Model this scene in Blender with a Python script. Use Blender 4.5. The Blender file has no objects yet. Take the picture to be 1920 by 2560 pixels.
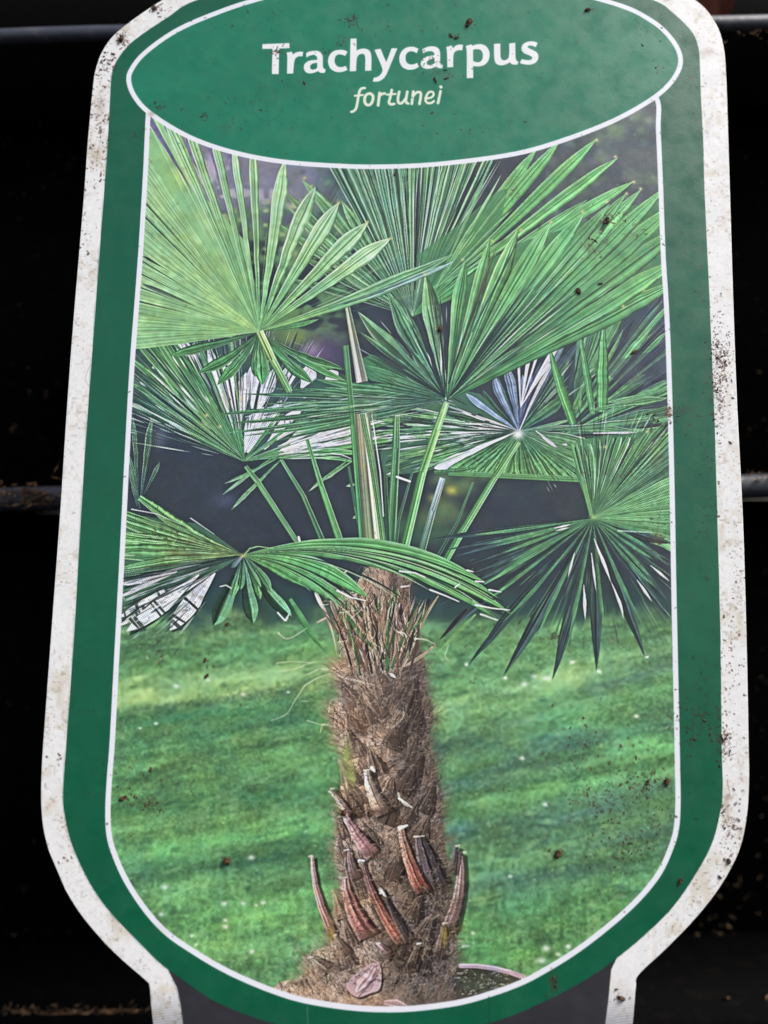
import bpy, bmesh, math, random
import numpy as np
from mathutils import Vector, Matrix
scene = bpy.context.scene
S = 1.0
D = 0.13                                   # metres from the lens to the label
CZ = 0.40                                  # height of the lens
# ---------------------------------------------------------------- camera
cam_d = bpy.data.cameras.new('camera'); cam = bpy.data.objects.new('camera', cam_d); scene.collection.objects.link(cam)
cam.location = (0, 0, CZ); cam.rotation_euler = (math.radians(90), 0, 0)
cam_d.lens = 36.0 * 1849.0 / 2560.0; cam_d.sensor_width = 36; cam_d.clip_start = 0.005; cam_d.clip_end = 50
cam_d.dof.use_dof = True; cam_d.dof.focus_distance = 0.132; cam_d.dof.aperture_fstop = 8.0
scene.camera = cam
# ---------------------------------------------------------------- daylight: soft overcast sky and a broad weak sun
SUN_EL, SUN_AZ = math.radians(52), math.radians(68)     # azimuth: to the right of straight behind the photographer
w = bpy.data.worlds.new('World'); scene.world = w; w.use_nodes = True
nt = w.node_tree; bg = nt.nodes['Background']; sky = nt.nodes.new('ShaderNodeTexSky'); sky.sky_type = 'NISHITA'; sky.sun_disc = False
sky.sun_elevation = SUN_EL; sky.sun_rotation = math.pi - SUN_AZ; sky.air_density = 1.0; sky.dust_density = 4.0; sky.ozone_density = 1.0
nt.links.new(sky.outputs[0], bg.inputs[0]); bg.inputs[1].default_value = 0.10
sd = bpy.data.lights.new('sun', 'SUN'); sun = bpy.data.objects.new('sun', sd); scene.collection.objects.link(sun)
sd.energy = 2.6; sd.angle = math.radians(20); sd.color = (1.0, 0.985, 0.965)
sdir = Vector((math.sin(SUN_AZ) * math.cos(SUN_EL), -math.cos(SUN_AZ) * math.cos(SUN_EL), math.sin(SUN_EL)))
sun.rotation_euler = sdir.to_track_quat('Z', 'Y').to_euler()
scene.view_settings.view_transform = 'Standard'; scene.view_settings.look = 'None'; scene.view_settings.gamma = 1.0
scene.view_settings.exposure = 0.86
# ---------------------------------------------------------------- the print on the label (flat print, made by code)
FPX = 1849.0                       # focal length of the photograph in its own pixels
TH = math.radians(6.4)             # how far the label leans back
TT = math.tan(TH)
U0, V1, CW, CH = -870, 1600, 1840, 3000     # canvas of the print, one unit = one print pixel

def plane(x, y):
    """photograph point -> print canvas point (the label is a flat plane, so this is a plain rectification)"""
    a = (np.asarray(x, float) - 960) / FPX; b = (1280 - np.asarray(y, float)) / FPX
    k = 1 / (1 - TT * b)
    return a * k * FPX - U0, V1 - b * k * FPX / math.cos(TH)
def P(p):
    x, y = plane(p[0], p[1]); return float(x), float(y)
def Ps(pts):
    a = np.array(pts, float); x, y = plane(a[:, 0], a[:, 1]); return np.stack([x, y], 1)
K = 700 / 1659.
def tile(ox, oy, k=K): return lambda x, y: (ox + x * k, oy + y * k)
TL = tile(320, 240); TR = tile(1000, 240); ML = tile(280, 760); MM = tile(760, 800); MR = tile(1060, 760)
L2 = tile(240, 1200); C2 = tile(640, 1400); R2 = tile(1060, 1200); B1 = tile(600, 1860)
BL = tile(0, 1860); BR = tile(1220, 1860)
rng = np.random.default_rng(7)
def C(r, g, b): return np.array([r, g, b], np.float32) / 255.

def spline(pts, n=12, closed=True):
    p = np.array(pts, float); N = len(p); out = []
    for i in range(N if closed else N - 1):
        if closed: a, b, c, d = p[i - 1], p[i], p[(i + 1) % N], p[(i + 2) % N]
        else: a, b, c, d = p[max(i - 1, 0)], p[i], p[i + 1], p[min(i + 2, N - 1)]
        for t in np.arange(n) / n:
            out.append(.5 * ((2 * b) + (c - a) * t + (2 * a - 5 * b + 4 * c - d) * t * t + (3 * b - a - 3 * c + d) * t ** 3))
    if not closed: out.append(p[-1])
    return np.array(out)

def noise(w, h, cx, cy, seed=0):
    """smooth value noise, cells of cx x cy pixels, in -1..1"""
    r = np.random.default_rng(seed); gw, gh = int(w / cx) + 3, int(h / cy) + 3
    g = (r.random((gh, gw)).astype(np.float32) * 2 - 1)
    x = np.arange(w) / cx; y = np.arange(h) / cy
    xi = x.astype(int); yi = y.astype(int); fx = (x - xi).astype(np.float32); fy = (y - yi).astype(np.float32)
    fx = fx * fx * (3 - 2 * fx); fy = (fy * fy * (3 - 2 * fy))[:, None]
    r0 = g[yi][:, xi] * (1 - fx) + g[yi][:, xi + 1] * fx
    r1 = g[yi + 1][:, xi] * (1 - fx) + g[yi + 1][:, xi + 1] * fx
    return r0 * (1 - fy) + r1 * fy

def coverage(polys):
    """anti-aliased even-odd fill; polys are lists of canvas points -> (x0, y0, coverage)"""
    allp = np.concatenate(polys); x0, y0 = np.floor(allp.min(0)).astype(int) - 1; x1, y1 = np.ceil(allp.max(0)).astype(int) + 2
    x0, y0, x1, y1 = max(x0, 0), max(y0, 0), min(x1, CW), min(y1, CH)
    w, h = x1 - x0, y1 - y0
    if w <= 0 or h <= 0: return 0, 0, None
    S = 4; acc = np.zeros((h, w + 1), np.float32)
    A = np.concatenate([p for p in polys]); B = np.concatenate([np.roll(p, -1, 0) for p in polys])
    ax, ay, bx, by = A[:, 0], A[:, 1], B[:, 0], B[:, 1]
    px = np.arange(w, dtype=np.float32)
    for r in range(h):
        for k in range(S):
            yy = y0 + r + (k + .5) / S
            m = (ay <= yy) != (by <= yy)
            if not m.any(): continue
            xs = np.sort(ax[m] + (yy - ay[m]) / (by[m] - ay[m]) * (bx[m] - ax[m])) - x0
            for i in range(0, len(xs) - 1, 2):
                acc[r, :w] += np.clip(px + 1 - xs[i], 0, 1) - np.clip(px + 1 - xs[i + 1], 0, 1)
    return x0, y0, np.clip(acc[:, :w] / S, 0, 1)

class Canvas:
    def __init__(s): s.c = np.zeros((CH, CW, 3), np.float32); s.id = np.zeros((CH, CW), np.uint8)
    def put(s, x0, y0, cov, col, idn=None):
        h, w = cov.shape; v = s.c[y0:y0 + h, x0:x0 + w]
        v += (col - v) * cov[..., None]
        if idn is not None: s.id[y0:y0 + h, x0:x0 + w][cov > .5] = idn
    def fill(s, polys, col, idn=None, a=1.):
        x0, y0, cov = coverage([Ps(p) for p in polys])
        if cov is not None: s.put(x0, y0, cov * a, col, idn)
    def blade(s, b, t, w, c0, c1, bow=0., w0=3., pk=.7, two=.0, edge=None, es=.6, streak=.14, idn=None, dark=.35, pw=1.7, a=1., nst=14, endw=0.):
        bx, by = P(b); tx, ty = P(t); dx, dy = tx - bx, ty - by; L = math.hypot(dx, dy)
        if L < 2: return
        m = w / 2 + abs(bow) + 3
        x0, x1 = int(max(min(bx, tx) - m, 0)), int(min(max(bx, tx) + m, CW)); y0, y1 = int(max(min(by, ty) - m, 0)), int(min(max(by, ty) + m, CH))
        if x1 <= x0 or y1 <= y0: return
        Y, X = np.mgrid[y0:y1, x0:x1].astype(np.float32)
        ux, uy = dx / L, dy / L
        q = ((X - bx) * ux + (Y - by) * uy) / L
        sd = -(X - bx) * uy + (Y - by) * ux - bow * 4 * q * (1 - q)
        qc = np.clip(q, 0, 1)
        if w > 7 and L > 60 and endw < .9:                                    # no leaflet is quite straight or even
            J_ = rng.normal(0, 1, 14); f_ = qc * 11; k_ = f_.astype(int); f_ = f_ - k_; jn = J_[k_] * (1 - f_) + J_[k_ + 1] * f_
            f2 = ((qc * 37) % 11); k2 = f2.astype(int); f2 = f2 - k2; jn2 = J_[k2] * (1 - f2) + J_[k2 + 1] * f2
            sd = sd + np.minimum(w * .03, .7) * jn * np.minimum(qc * 3, 1) + rng.normal(0, 1.6) * qc ** 4 * 4
        else: jn = jn2 = 0
        hw = np.where(qc < pk, w0 / 2 + (w - w0) / 2 * (qc / pk), w / 2 * ((1 - endw) * (1 - np.clip((qc - pk) / max(1 - pk, 1e-3), 0, 1) ** pw) + endw))
        cov = np.clip(hw - np.abs(sd) + .5, 0, 1) * np.clip(q * L + .5, 0, 1) * np.clip((1 - q) * L + .5, 0, 1) * a
        hw = hw * (1 + .05 * jn2)
        sn = sd / np.maximum(hw, .6)
        col = np.asarray(c0)[None, None] + (np.asarray(c1) - np.asarray(c0))[None, None] * qc[..., None]
        R = rng.normal(0, 1, nst + 2); ip = np.clip((sn + 1) / 2, 0, .999) * nst; ii = ip.astype(int); f = ip - ii
        mul = 1 + two * np.tanh(sn * 7) + streak * (R[ii] * (1 - f) + R[ii + 1] * f)
        mul *= 1 - dark * np.clip((sn - .62) / .38, 0, 1)
        mul *= 1 - dark * .75 * np.exp(-((sn - .06) / .10) ** 2) * np.minimum(1, qc * 2)
        mul *= 1 + .16 * np.exp(-((sn + .16) / .12) ** 2); mul *= 1 + .04 * (jn + jn2)
        col = col * mul[..., None]
        if edge is not None:
            e = (np.clip((-sn - .62) / .25, 0, 1) * es)[..., None]; col = col + (edge - col) * e
        s.put(x0, y0, cov, np.clip(col, 0, 1), idn)
    def line(s, pts, w, col, a=1., w1=None, idn=None):
        """stroke along canvas-mapped points"""
        q = Ps(pts); w1 = w if w1 is None else w1; n = len(q) - 1
        m = max(w, w1) / 2 + 2
        x0, y0 = np.maximum(np.floor(q.min(0) - m), 0).astype(int); x1, y1 = np.minimum(np.ceil(q.max(0) + m), [CW, CH]).astype(int)
        if x1 <= x0 or y1 <= y0: return
        Y, X = np.mgrid[y0:y1, x0:x1].astype(np.float32); best = np.zeros(X.shape, np.float32)
        for i in range(n):
            ax, ay = q[i]; dx, dy = q[i + 1] - q[i]; L2_ = dx * dx + dy * dy + 1e-6
            t = np.clip(((X - ax) * dx + (Y - ay) * dy) / L2_, 0, 1)
            d = np.hypot(X - ax - t * dx, Y - ay - t * dy); ww = w + (w1 - w) * (i + t) / n
            best = np.maximum(best, np.clip(ww / 2 - d + .5, 0, 1) * np.minimum(1, ww + .2))
        s.put(x0, y0, best * a, col, idn)
    def blob(s, x, y, rx, ry, col, a=1.):
        cx, cy = P((x, y)); x0, x1 = int(max(cx - 2.5 * rx, 0)), int(min(cx + 2.5 * rx + 1, CW)); y0, y1 = int(max(cy - 2.5 * ry, 0)), int(min(cy + 2.5 * ry + 1, CH))
        if x1 <= x0 or y1 <= y0: return
        Y, X = np.mgrid[y0:y1, x0:x1].astype(np.float32)
        s.put(x0, y0, np.exp(-(((X - cx) / rx) ** 2 + ((Y - cy) / ry) ** 2) * 1.2) * a, col)

# ---- outlines, in photograph points
OUTER = [(382,2560),(377,2514),(373,2467),(363,2451),(304,2400),(253,2349),(198,2282),(156,2214),(122,2130),(107.6,2071),(102,1999),(104.5,1900),(116,1736),(133,1504),(150,1273),(165,1041),(182,810),(208,500),(218,362),(229,241),(238,175),(259,121),(301,72),(404,0),(520,-58),(700,-108),(950,-130),(1250,-122),(1500,-85),(1640,-48),(1740,0),(1788,54),(1809,114),(1816,193),(1821,338),(1826,500),(1834,760),(1843,1000),(1858,1300),(1867,1600),(1872,1860),(1873,1953),(1868,2037),(1853,2113),(1827.5,2172),(1785,2240),(1726,2311),(1663,2375),(1597,2438),(1590,2467.5),(1586,2514),(1582,2560),(1574,2640),(1566,2720),(1300,2722),(900,2724),(396,2725),(390,2640)]
BAND = [(494,0),(422,42),(338,99.5),(301,139),(281,181),(275.5,253),(268,380),(260,490),(253,580),(234,840),(215,1100),(204,1272),(191,1500),(178,1700),(166,1860),(158,1982),(162,2037),(181,2113),(224,2206),(274,2278),(337.5,2345),(401,2408),(460,2451),(527,2497),(612,2535),(700,2562),(820,2583),(960,2590),(1100,2580),(1241,2552),(1346.6,2510),(1431,2467.6),(1494,2429.6),(1541,2396),(1612,2337),(1684,2265),(1747,2172),(1781,2105),(1798,2041),(1806.5,1982),(1804,1860),(1801,1600),(1796,1400),(1786,1050),(1774,760),(1762,500),(1758,362),(1752,241),(1749,151),(1744.6,114.5),(1728,78),(1679.6,30),(1631,0),(1480,-46),(1250,-78),(960,-86),(720,-66)]
OVAL = [(633,2),(518,42),(434,81),(362,133),(328.5,175),(322.5,205),(337.6,243),(371,280),(440,325.5),(512,359),(603,386),(711,405),(844,415),(960,417),(1101,410),(1281.7,386),(1402,353),(1523,307),(1613,259),(1667.5,217),(1697.6,172),(1698,133),(1673.5,92),(1631,54),(1553,15),(1400,-24),(1200,-48),(1000,-55),(800,-38)]
PIC = [(371,283),(364,430),(354,599),(345,725),(330.5,915),(318,1140),(305,1400),(291,1664),(280.6,1860),(274,1944),(270,2029),(274,2092),(291,2147),(321,2210),(367,2278),(418,2332.6),(485,2379),(548.5,2417),(612,2448),(692,2480),(769,2502),(874,2518),(959,2523),(1043,2520),(1148.5,2505.6),(1233,2482),(1296,2459),(1346.6,2434),(1431,2383),(1515,2320),(1591,2252),(1646,2185),(1676,2121.6),(1690.5,2071),(1694.6,2007.7),(1693.5,1923),(1691.7,1820),(1687.5,1622),(1684,1453),(1679.5,1200),(1672.5,929),(1665.5,760),(1658,640),(1651,451),(1645.6,324),(1643,250),(1600,215),(1450,180),(1000,170),(560,200),(420,240),(378,268)]
STEM = [(421,2425),(443,2469),(452,2514),(458,2560),(466,2640),(474,2700),(1490,2700),(1502,2640),(1513,2560),(1521,2500),(1528,2424),(1541,2396)]

def A(x, y): return (640 + x * 360 / 1659., 80 + y * 360 / 1659.)
def B(x, y): return (980 + x * 380 / 1659., 70 + y * 380 / 1659.)
GLYPHS = [  # (letter, mapping, outline, hole)
 ('T', A, [(75,142),(385,130),(387,188),(267,192),(262,487),(183,487),(190,196),(73,197)], None),
 ('r', A, [(350,240),(412,228),(428,262),(445,245),(475,232),(510,226),(545,232),(535,285),(505,280),(470,290),(440,325),(430,480),(357,482),(362,300),(358,262)], None),
 ('a', A, [(575,245),(620,222),(680,215),(725,222),(760,250),(772,290),(770,400),(780,425),(803,432),(795,470),(765,475),(735,470),(715,452),(680,470),(630,482),(585,475),(555,445),(548,405),(560,365),(600,335),(650,325),(705,322),(705,295),(690,272),(655,265),(615,275),(582,298)], [(705,357),(660,362),(630,380),(622,405),(630,430),(655,438),(690,428),(706,415)]),
 ('c', A, [(1055,228),(1010,208),(960,205),(905,215),(860,245),(833,295),(828,350),(845,410),(885,450),(940,467),(1000,462),(1055,440),(1035,392),(1000,405),(965,408),(930,395),(908,360),(905,320),(915,280),(945,260),(985,260),(1030,278)], None),
 ('h', A, [(1088,78),(1158,78),(1158,215),(1190,200),(1240,190),(1290,200),(1322,235),(1332,290),(1328,447),(1257,449),(1260,310),(1255,270),(1235,252),(1200,255),(1160,285),(1153,453),(1080,456)], None),
 ('y', A, [(1365,208),(1435,195),(1500,350),(1562,190),(1630,190),(1530,430),(1500,500),(1460,550),(1410,575),(1345,575),(1355,530),(1395,522),(1430,500),(1455,460),(1460,425)], None),
 ('c', B, [(290,228),(245,207),(195,205),(140,220),(95,265),(77,320),(82,380),(110,430),(160,456),(210,460),(255,450),(293,425),(275,382),(240,398),(205,402),(170,390),(150,360),(147,310),(160,275),(195,255),(235,258),(270,278)], None),
 ('a', B, [(330,235),(380,208),(430,200),(480,205),(515,230),(528,275),(525,375),(535,402),(557,405),(550,440),(515,443),(490,438),(470,425),(440,442),(390,450),(345,443),(315,415),(312,375),(335,335),(380,312),(460,300),(460,280),(450,260),(415,252),(375,260),(338,280)], [(462,335),(420,342),(390,355),(378,380),(385,402),(410,408),(445,400),(463,388)]),
 ('r', B, [(590,210),(652,192),(665,225),(690,195),(730,180),(775,185),(768,245),(730,243),(690,255),(668,290),(668,428),(603,432),(600,250)], None),
 ('p', B, [(803,200),(862,180),(880,195),(930,177),(985,178),(1030,200),(1060,245),(1068,300),(1055,360),(1015,405),(950,425),(885,418),(887,548),(815,550),(817,240)], [(885,240),(920,230),(960,235),(985,262),(993,305),(985,350),(955,378),(910,375),(885,360)]),
 ('u', B, [(1112,175),(1182,172),(1183,300),(1190,340),(1215,355),(1245,352),(1280,325),(1278,170),(1345,163),(1348,330),(1358,360),(1380,370),(1370,402),(1325,405),(1298,390),(1285,375),(1250,400),(1200,412),(1150,405),(1122,375),(1113,320)], None),
 ('s', B, [(1590,165),(1545,145),(1490,147),(1435,170),(1410,210),(1415,255),(1450,285),(1500,300),(1530,320),(1525,345),(1490,355),(1440,348),(1415,340),(1395,385),(1440,400),(1500,405),(1560,390),(1595,350),(1600,300),(1580,265),(1535,240),(1490,222),(1478,205),(1495,192),(1530,195),(1568,212)], None)]
SMALL = [  # (letter, mapping, strokes [(points, width)])
 ('f', A, [([(1250,645),(1215,650),(1192,680),(1178,740),(1165,820),(1150,880),(1125,910),(1097,920)], 33), ([(1137,735),(1228,726)], 26)]),
 ('o', A, [([(1312,707),(1345,735),(1342,790),(1320,830),(1285,842),(1255,818),(1250,765),(1270,722),(1312,707)], 36)]),
 ('r', A, [([(1422,702),(1405,845)], 36), ([(1415,748),(1445,716),(1482,708)], 34)]),
 ('t', A, [([(1562,668),(1545,750),(1530,808),(1548,832),(1590,828)], 34), ([(1505,722),(1605,713)], 27)]),
 ('u', B, [([(77,695),(62,780),(75,820),(110,815),(148,768)], 32), ([(165,695),(150,800),(175,825)], 32)]),
 ('n', B, [([(230,693),(214,828)], 32), ([(228,742),(262,707),(300,700),(313,730),(298,828)], 32)]),
 ('e', B, [([(378,768),(430,756),(453,722),(435,696),(398,704),(370,750),(365,795),(390,820),(430,816),(455,798)], 28)]),
 ('i', B, [([(527,690),(500,820)], 32), ([(530,643),(533,645)], 38)])]
IDS = {}
def new_id(kind, parent):
    n = len(IDS) + 1; IDS[n] = (kind, parent); return n
def paint_picture():
    cv = Canvas(); c = cv.c
    yy, xx = np.mgrid[0:CH, 0:CW].astype(np.float32)
    # photograph y at each canvas row (rows are level, the label leans straight back)
    vb = (V1 - np.arange(CH)) / FPX * math.cos(TH); b = vb / (1 + TT * vb); py = (1280 - b * FPX).astype(np.float32)[:, None]
    k = (1 / (1 - TT * b)).astype(np.float32)[:, None]; px = (xx + U0) / k + 960
    def put(mask, col):
        nonlocal c
        m = np.clip(mask, 0, 1)[..., None]; c += (col - c) * m
    def sm(a, b_, v): t = np.clip((v - a) / (b_ - a), 0, 1); return t * t * (3 - 2 * t)
    n1 = noise(CW, CH, 120, 90, 1); n2 = noise(CW, CH, 45, 36, 2); n3 = noise(CW, CH, 16, 13, 3); n4 = noise(CW, CH, 5, 4, 4)
    c[:] = C(52, 59, 68)
    put((n1 * .5 + n2 * .5) * .5, C(50, 74, 70))
    # top left, hazy purple; then greens below it
    put((1 - sm(760, 880, px)) * (1 - sm(470, 640, py)), C(122, 122, 140))
    put((1 - sm(760, 900, px)) * (1 - sm(520, 640, py)) * sm(.1, .8, n2 + .5 * n3), C(164, 156, 176))
    put((1 - sm(800, 960, px)) * sm(480, 560, py) * (1 - sm(800, 900, py)) * sm(-.5, .5, n2 + n3 * .6), C(95, 135, 88))
    put((1 - sm(800, 960, px)) * sm(440, 540, py) * (1 - sm(620, 700, py)) * sm(.2, 1.2, n3 + .4 * n2) * .7, C(176, 176, 116))
    put(sm(730, 800, px) * (1 - sm(1000, 1100, px)) * (1 - sm(560, 720, py)) * sm(-.3, .7, n2), C(78, 108, 98))
    put(sm(1250, 1400, px) * (1 - sm(560, 800, py)) * .9, C(70, 80, 86))
    put(sm(1250, 1400, px) * (1 - sm(500, 600, py)) * sm(-.1, 1.1, n2 * .8 + n3 * .3) * .7, C(96, 122, 92))
    for x, y, r in ((1590,290,22),(1545,330,26),(1565,275,14),(1600,325,16),(1620,300,12),(1505,395,20),(1450,470,22),(1440,400,14)): cv.blob(x, y, r, r, C(112, 140, 92), .6)
    for i in range(240):
        x, y = (rng.uniform(1330, 1655), rng.uniform(250, 600)) if i % 2 else (rng.uniform(700, 1010), rng.uniform(380, 680))
        r_ = rng.uniform(4, 17); cv.blob(x, y, r_, r_ * .9, (C(112,142,104), C(56,62,74), C(124,138,136), C(84,112,84), C(98,104,122))[i % 5], .4)
    # gap under the big fan on the left, purple
    cv.blob(800, 880, 70, 50, C(95, 80, 115), .9); cv.blob(775, 872, 26, 20, C(165, 125, 175), .7); cv.blob(735, 845, 40, 24, C(120, 150, 70), .8)
    # yellow-green blotches behind the stalks
    for x, y, r, a_ in ((1105, 1200, 26, .8), (1130, 1225, 18, .9), (1085, 1245, 16, .7), (1160, 1215, 30, .6), (1180, 1180, 26, .5), (1110, 1270, 34, .6), (1075, 1300, 40, .6), (1215, 1190, 24, .4), (1140, 1290, 30, .4)):
        cv.blob(x, y, r, r * .8, C(118, 150, 82) if r > 20 else C(190, 185, 70), a_)
    for x, y in ((1000, 1320), (1060, 1340), (1100, 1330), (960, 1300)): cv.blob(x, y, 50, 26, C(62, 100, 74), .7)
    cv.blob(400, 1095, 20, 30, C(110, 115, 150), .5); cv.blob(560, 1250, 40, 20, C(95, 100, 130), .4)
    # lawn
    sl = (yy + .12 * (xx - 900))                                   # gentle rise to the right
    def rot_noise(cx, cy, seed, s=.12):
        n = noise(CW, CH + 700, cx, cy, seed); iy = np.clip((yy + s * xx).astype(int), 0, CH + 699); return n[iy, xx.astype(int)]
    g1 = rot_noise(190, 34, 11); g2 = rot_noise(70, 16, 12, .2); g3 = rot_noise(22, 7, 13, .2); g4 = rot_noise(6, 4, 14); g5 = rot_noise(9, 26, 15, -.1)
    lawn = C(104, 156, 96) + np.zeros_like(c)
    def lput(m, col): 
        nonlocal lawn
        lawn += (col - lawn) * np.clip(m, 0, 1)[..., None]
    left = 1 - sm(900, 1060, px)
    lput(sm(1480, 1540, py) * (1 - sm(1560, 1660, py)) * left * (.5 + .3 * g2), C(140, 180, 118))
    lput(sm(1660, 1700, py + .06 * (px - 500)) * (1 - sm(1720, 1790, py + .06 * (px - 500))) * left * (.5 + .4 * g2), C(146, 184, 120))
    for y0, h, a_, col in ((1612, 26, .5, C(56, 112, 78)), (1650, 26, .3, C(88, 160, 96)), (1700, 26, .85, C(138, 182, 116)), (1742, 16, .6, C(150, 180, 110)), (1790, 26, .6, C(52, 112, 78)), (1835, 22, .5, C(52, 104, 76)), (1870, 24, .3, C(84, 160, 92)), (2010, 30, .4, C(36, 92, 62)), (2160, 34, .5, C(44, 92, 70)), (2100, 40, .3, C(96, 170, 84)), (2290, 50, .35, C(92, 160, 74)), (1950, 40, .3, C(84, 152, 80))):
        lput(np.exp(-((py + .1 * (px - 500) - y0) / h) ** 2) * a_ * left * (.75 + .5 * g2 + .4 * g1), col)
    right = 1 - left
    for y0, h, a_, col, s_ in ((1560, 30, .5, C(110, 165, 105), .1), (1640, 26, .3, C(62, 110, 84), .2), (1690, 30, .75, C(140, 182, 122), .3), (1760, 30, .6, C(70, 100, 88), .38), (1825, 34, .5, C(104, 170, 104), .4), (1890, 40, .75, C(70, 104, 92), .3), (1850, 30, .5, C(62, 96, 92), .1), (1965, 36, .5, C(100, 168, 94), .25), (2050, 60, .7, C(72, 108, 92), .2), (2170, 50, .65, C(74, 108, 90), .3), (2260, 50, .4, C(70, 124, 78), .1), (2350, 60, .5, C(84, 150, 76), .1)):
        lput(np.exp(-((py + s_ * (px - 1400) - y0) / h) ** 2) * a_ * right * (.8 + .5 * g2 + .5 * g1), col)
    lput(np.exp(-((px - 1600) / 110) ** 2 - ((py - 1860) / 60) ** 2) * .8, C(108, 178, 104))
    lput(np.exp(-((px - 1420) / 90) ** 2 - ((py - 1780) / 40) ** 2) * .6, C(100, 170, 104))
    h1 = rot_noise(110, 60, 51, .1); h2 = rot_noise(34, 22, 52, .15); h3 = rot_noise(13, 9, 53, 0.); h4 = rot_noise(4.5, 4.5, 54, 0.); h5 = rot_noise(7, 6, 55, 0.); h6 = rot_noise(300, 24, 56, .16)
    lawn *= (1 + .10 * g2 + .04 * g3 + .10 * g1 + .04 * h1 + .03 * h2 + .05 * h3 + .08 * h4 + .06 * h5 + .10 * h6 + .10 * g5 * sm(1900, 2300, py))[..., None]
    lput((h2 * .5 + h5 * .4 + h6 * .4) * .4 - .08, C(128, 168, 116)); lput((-h1 * .3 - h5 * .4 - h6 * .6) * .4 - .06, C(60, 98, 84))
    lput(sm(.5, 1.2, h2 + .5 * g3) * .35, C(140, 178, 116)); lput(sm(.5, 1.2, -h2 - .5 * g3) * .3, C(48, 92, 74))
    edge = 1500 + 22 * n2 - .02 * (px - 900) + 24 * right
    m = sm(0, 60, py - edge)[..., None]; c[:] = c * (1 - m) + lawn * m
    dk = np.exp(-((py - edge) / 40) ** 2)[..., None] * .6; c[:] = c * (1 - dk) + C(46, 84, 74) * dk
    cv.id[:] = 0; lawn_id = new_id('printed_lawn', 'picture'); back_id = new_id('printed_backdrop', 'picture')
    cv.id[:] = np.where(py + 0 * px > edge + 25, lawn_id, back_id)
    rr = np.random.default_rng(3)
    for i in range(330):                                             # daisies
        y = 1560 + 900 * rr.random() ** .6; x = 290 + 1390 * rr.random(); s_ = .8 + 1.9 * rr.random() ** 3
        cv.blob(x, y, s_ * 1.5, s_, C(190, 212, 176), .25 + .3 * rr.random())
    for x, y, s_ in ((412,2217,9),(403,2285,8),(560,2258,8),(608,2257,7),(657,2256,8),(563,2300,7),(563,2316,9),(480,2339,6),(629,2378,7),(628,2143,10),(490,2360,5),(640,2262,5),(300,2190,6),(1182,2332,6),(1157,2364,6),(1168,2364,5),(1275,2190,6),(1305,1895,8),(1362,2010,8),(1430,1655,9),(1335,1690,9),(1365,1695,10),(1310,1710,9),(1590,1790,8),(608,1735,9),(390,1808,6),(350,1820,5),(440,1715,8),(1365,2370,12),(1352,2400,12),(1420,2365,9),(1395,2385,7),(520,1700,7),(720,1730,6)):
        cv.blob(x, y, s_ * .95, s_ * .65, C(216, 222, 206), .75)
    GR = C(92, 160, 92); YG = C(150, 198, 128); DK = C(48, 62, 66); BK = C(40, 46, 58); WH = C(222, 218, 228); SH = C(70, 112, 92); HI = C(190, 222, 180)
    def J(col, a_=.1): return np.clip(col * (1 + a_ * rng.normal()), 0, 1)
    def fan(kind, ctr, tips, w, c0, c1, jit=.09, **kw):
        idn = new_id(kind, 'picture') if isinstance(kind, str) else kind
        for t in tips:
            tw = t[2] if len(t) > 2 and t[2] else w; bw = t[3] if len(t) > 3 else 0
            cc0, cc1 = (t[4] if len(t) > 4 else (c0, c1)); f = 1 + jit * rng.normal()
            cv.blade(ctr, t[:2], tw, np.clip(cc0 * f, 0, 1), np.clip(cc1 * f, 0, 1), bow=bw, idn=idn, **kw)
        return idn
    def rays(ctr, a0, a1, r0, r1, n_, cols, w_=2.4, a_=.6, idn=None):
        for i in range(n_):
            an = math.radians(rng.uniform(a0, a1)); ra = rng.uniform(r0, r1); rb = min(ra + rng.uniform(.12, .45) * (r1 - r0), r1)
            cv.blade((ctr[0] + ra * math.cos(an), ctr[1] - ra * math.sin(an)), (ctr[0] + rb * math.cos(an), ctr[1] - rb * math.sin(an)), w_ * rng.uniform(.6, 1.6), cols[i % len(cols)], cols[i % len(cols)], w0=1, pk=.5, a=a_ * rng.uniform(.5, 1), dark=.1, nst=4, idn=idn)
    PALE = C(186,214,180); MIDG = C(120,176,120); DKG = C(46,72,64)
    # F2: fan behind, top middle, tips run under the oval and out to the upper right
    c2 = (1032, 790)
    fl = [(850,500,40),(800,590,36),(900,450,40),(745,560,34),(700,474,26),(762,440,38),(690,560,26),(716,520,28),(745,640,26),(940,520,40),(830,660,30),(730,690,24)]
    f2 = fan('printed_frond', c2, fl, 24, C(60,100,80), C(112,160,104), two=.12, edge=HI, es=.5, dark=.4)
    up = []
    for i in range(19):
        x = 800 + i * 25.5; up.append((x - (980 - x) * .05 if x < 980 else x, 330 + 3 * rng.normal(), 27, 0))
    for i, t in enumerate(up):
        lf = t[0] < 1000; k_ = (SH, C(92,138,104)) if lf else ((C(78,128,88), C(112,168,108)) if i % 2 else (C(60,100,84), C(96,146,104)))
        cv.blade(c2, t[:2], t[2], J(k_[0]), J(k_[1]), idn=f2, two=.14, edge=HI, es=.65, dark=.55, pk=.8, streak=.2)
    for i in range(26):                                                  # dark and pale lines of the folds
        x = 1000 + 260 * rng.random(); q0 = .1 + .3 * rng.random()
        cv.blade((c2[0] + (x - c2[0]) * q0, c2[1] - 440 * q0), (x, 350 + 90 * rng.random()), 4, BK if i % 3 else WH, BK if i % 3 else C(150,200,150), idn=f2, w0=1, a=.75)
    fr = [(1340,372,36),(1400,350,34),(1492,347,36),(1540,388,34),(1585,452,34),(1500,560,26),(1470,500,22)]
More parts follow.
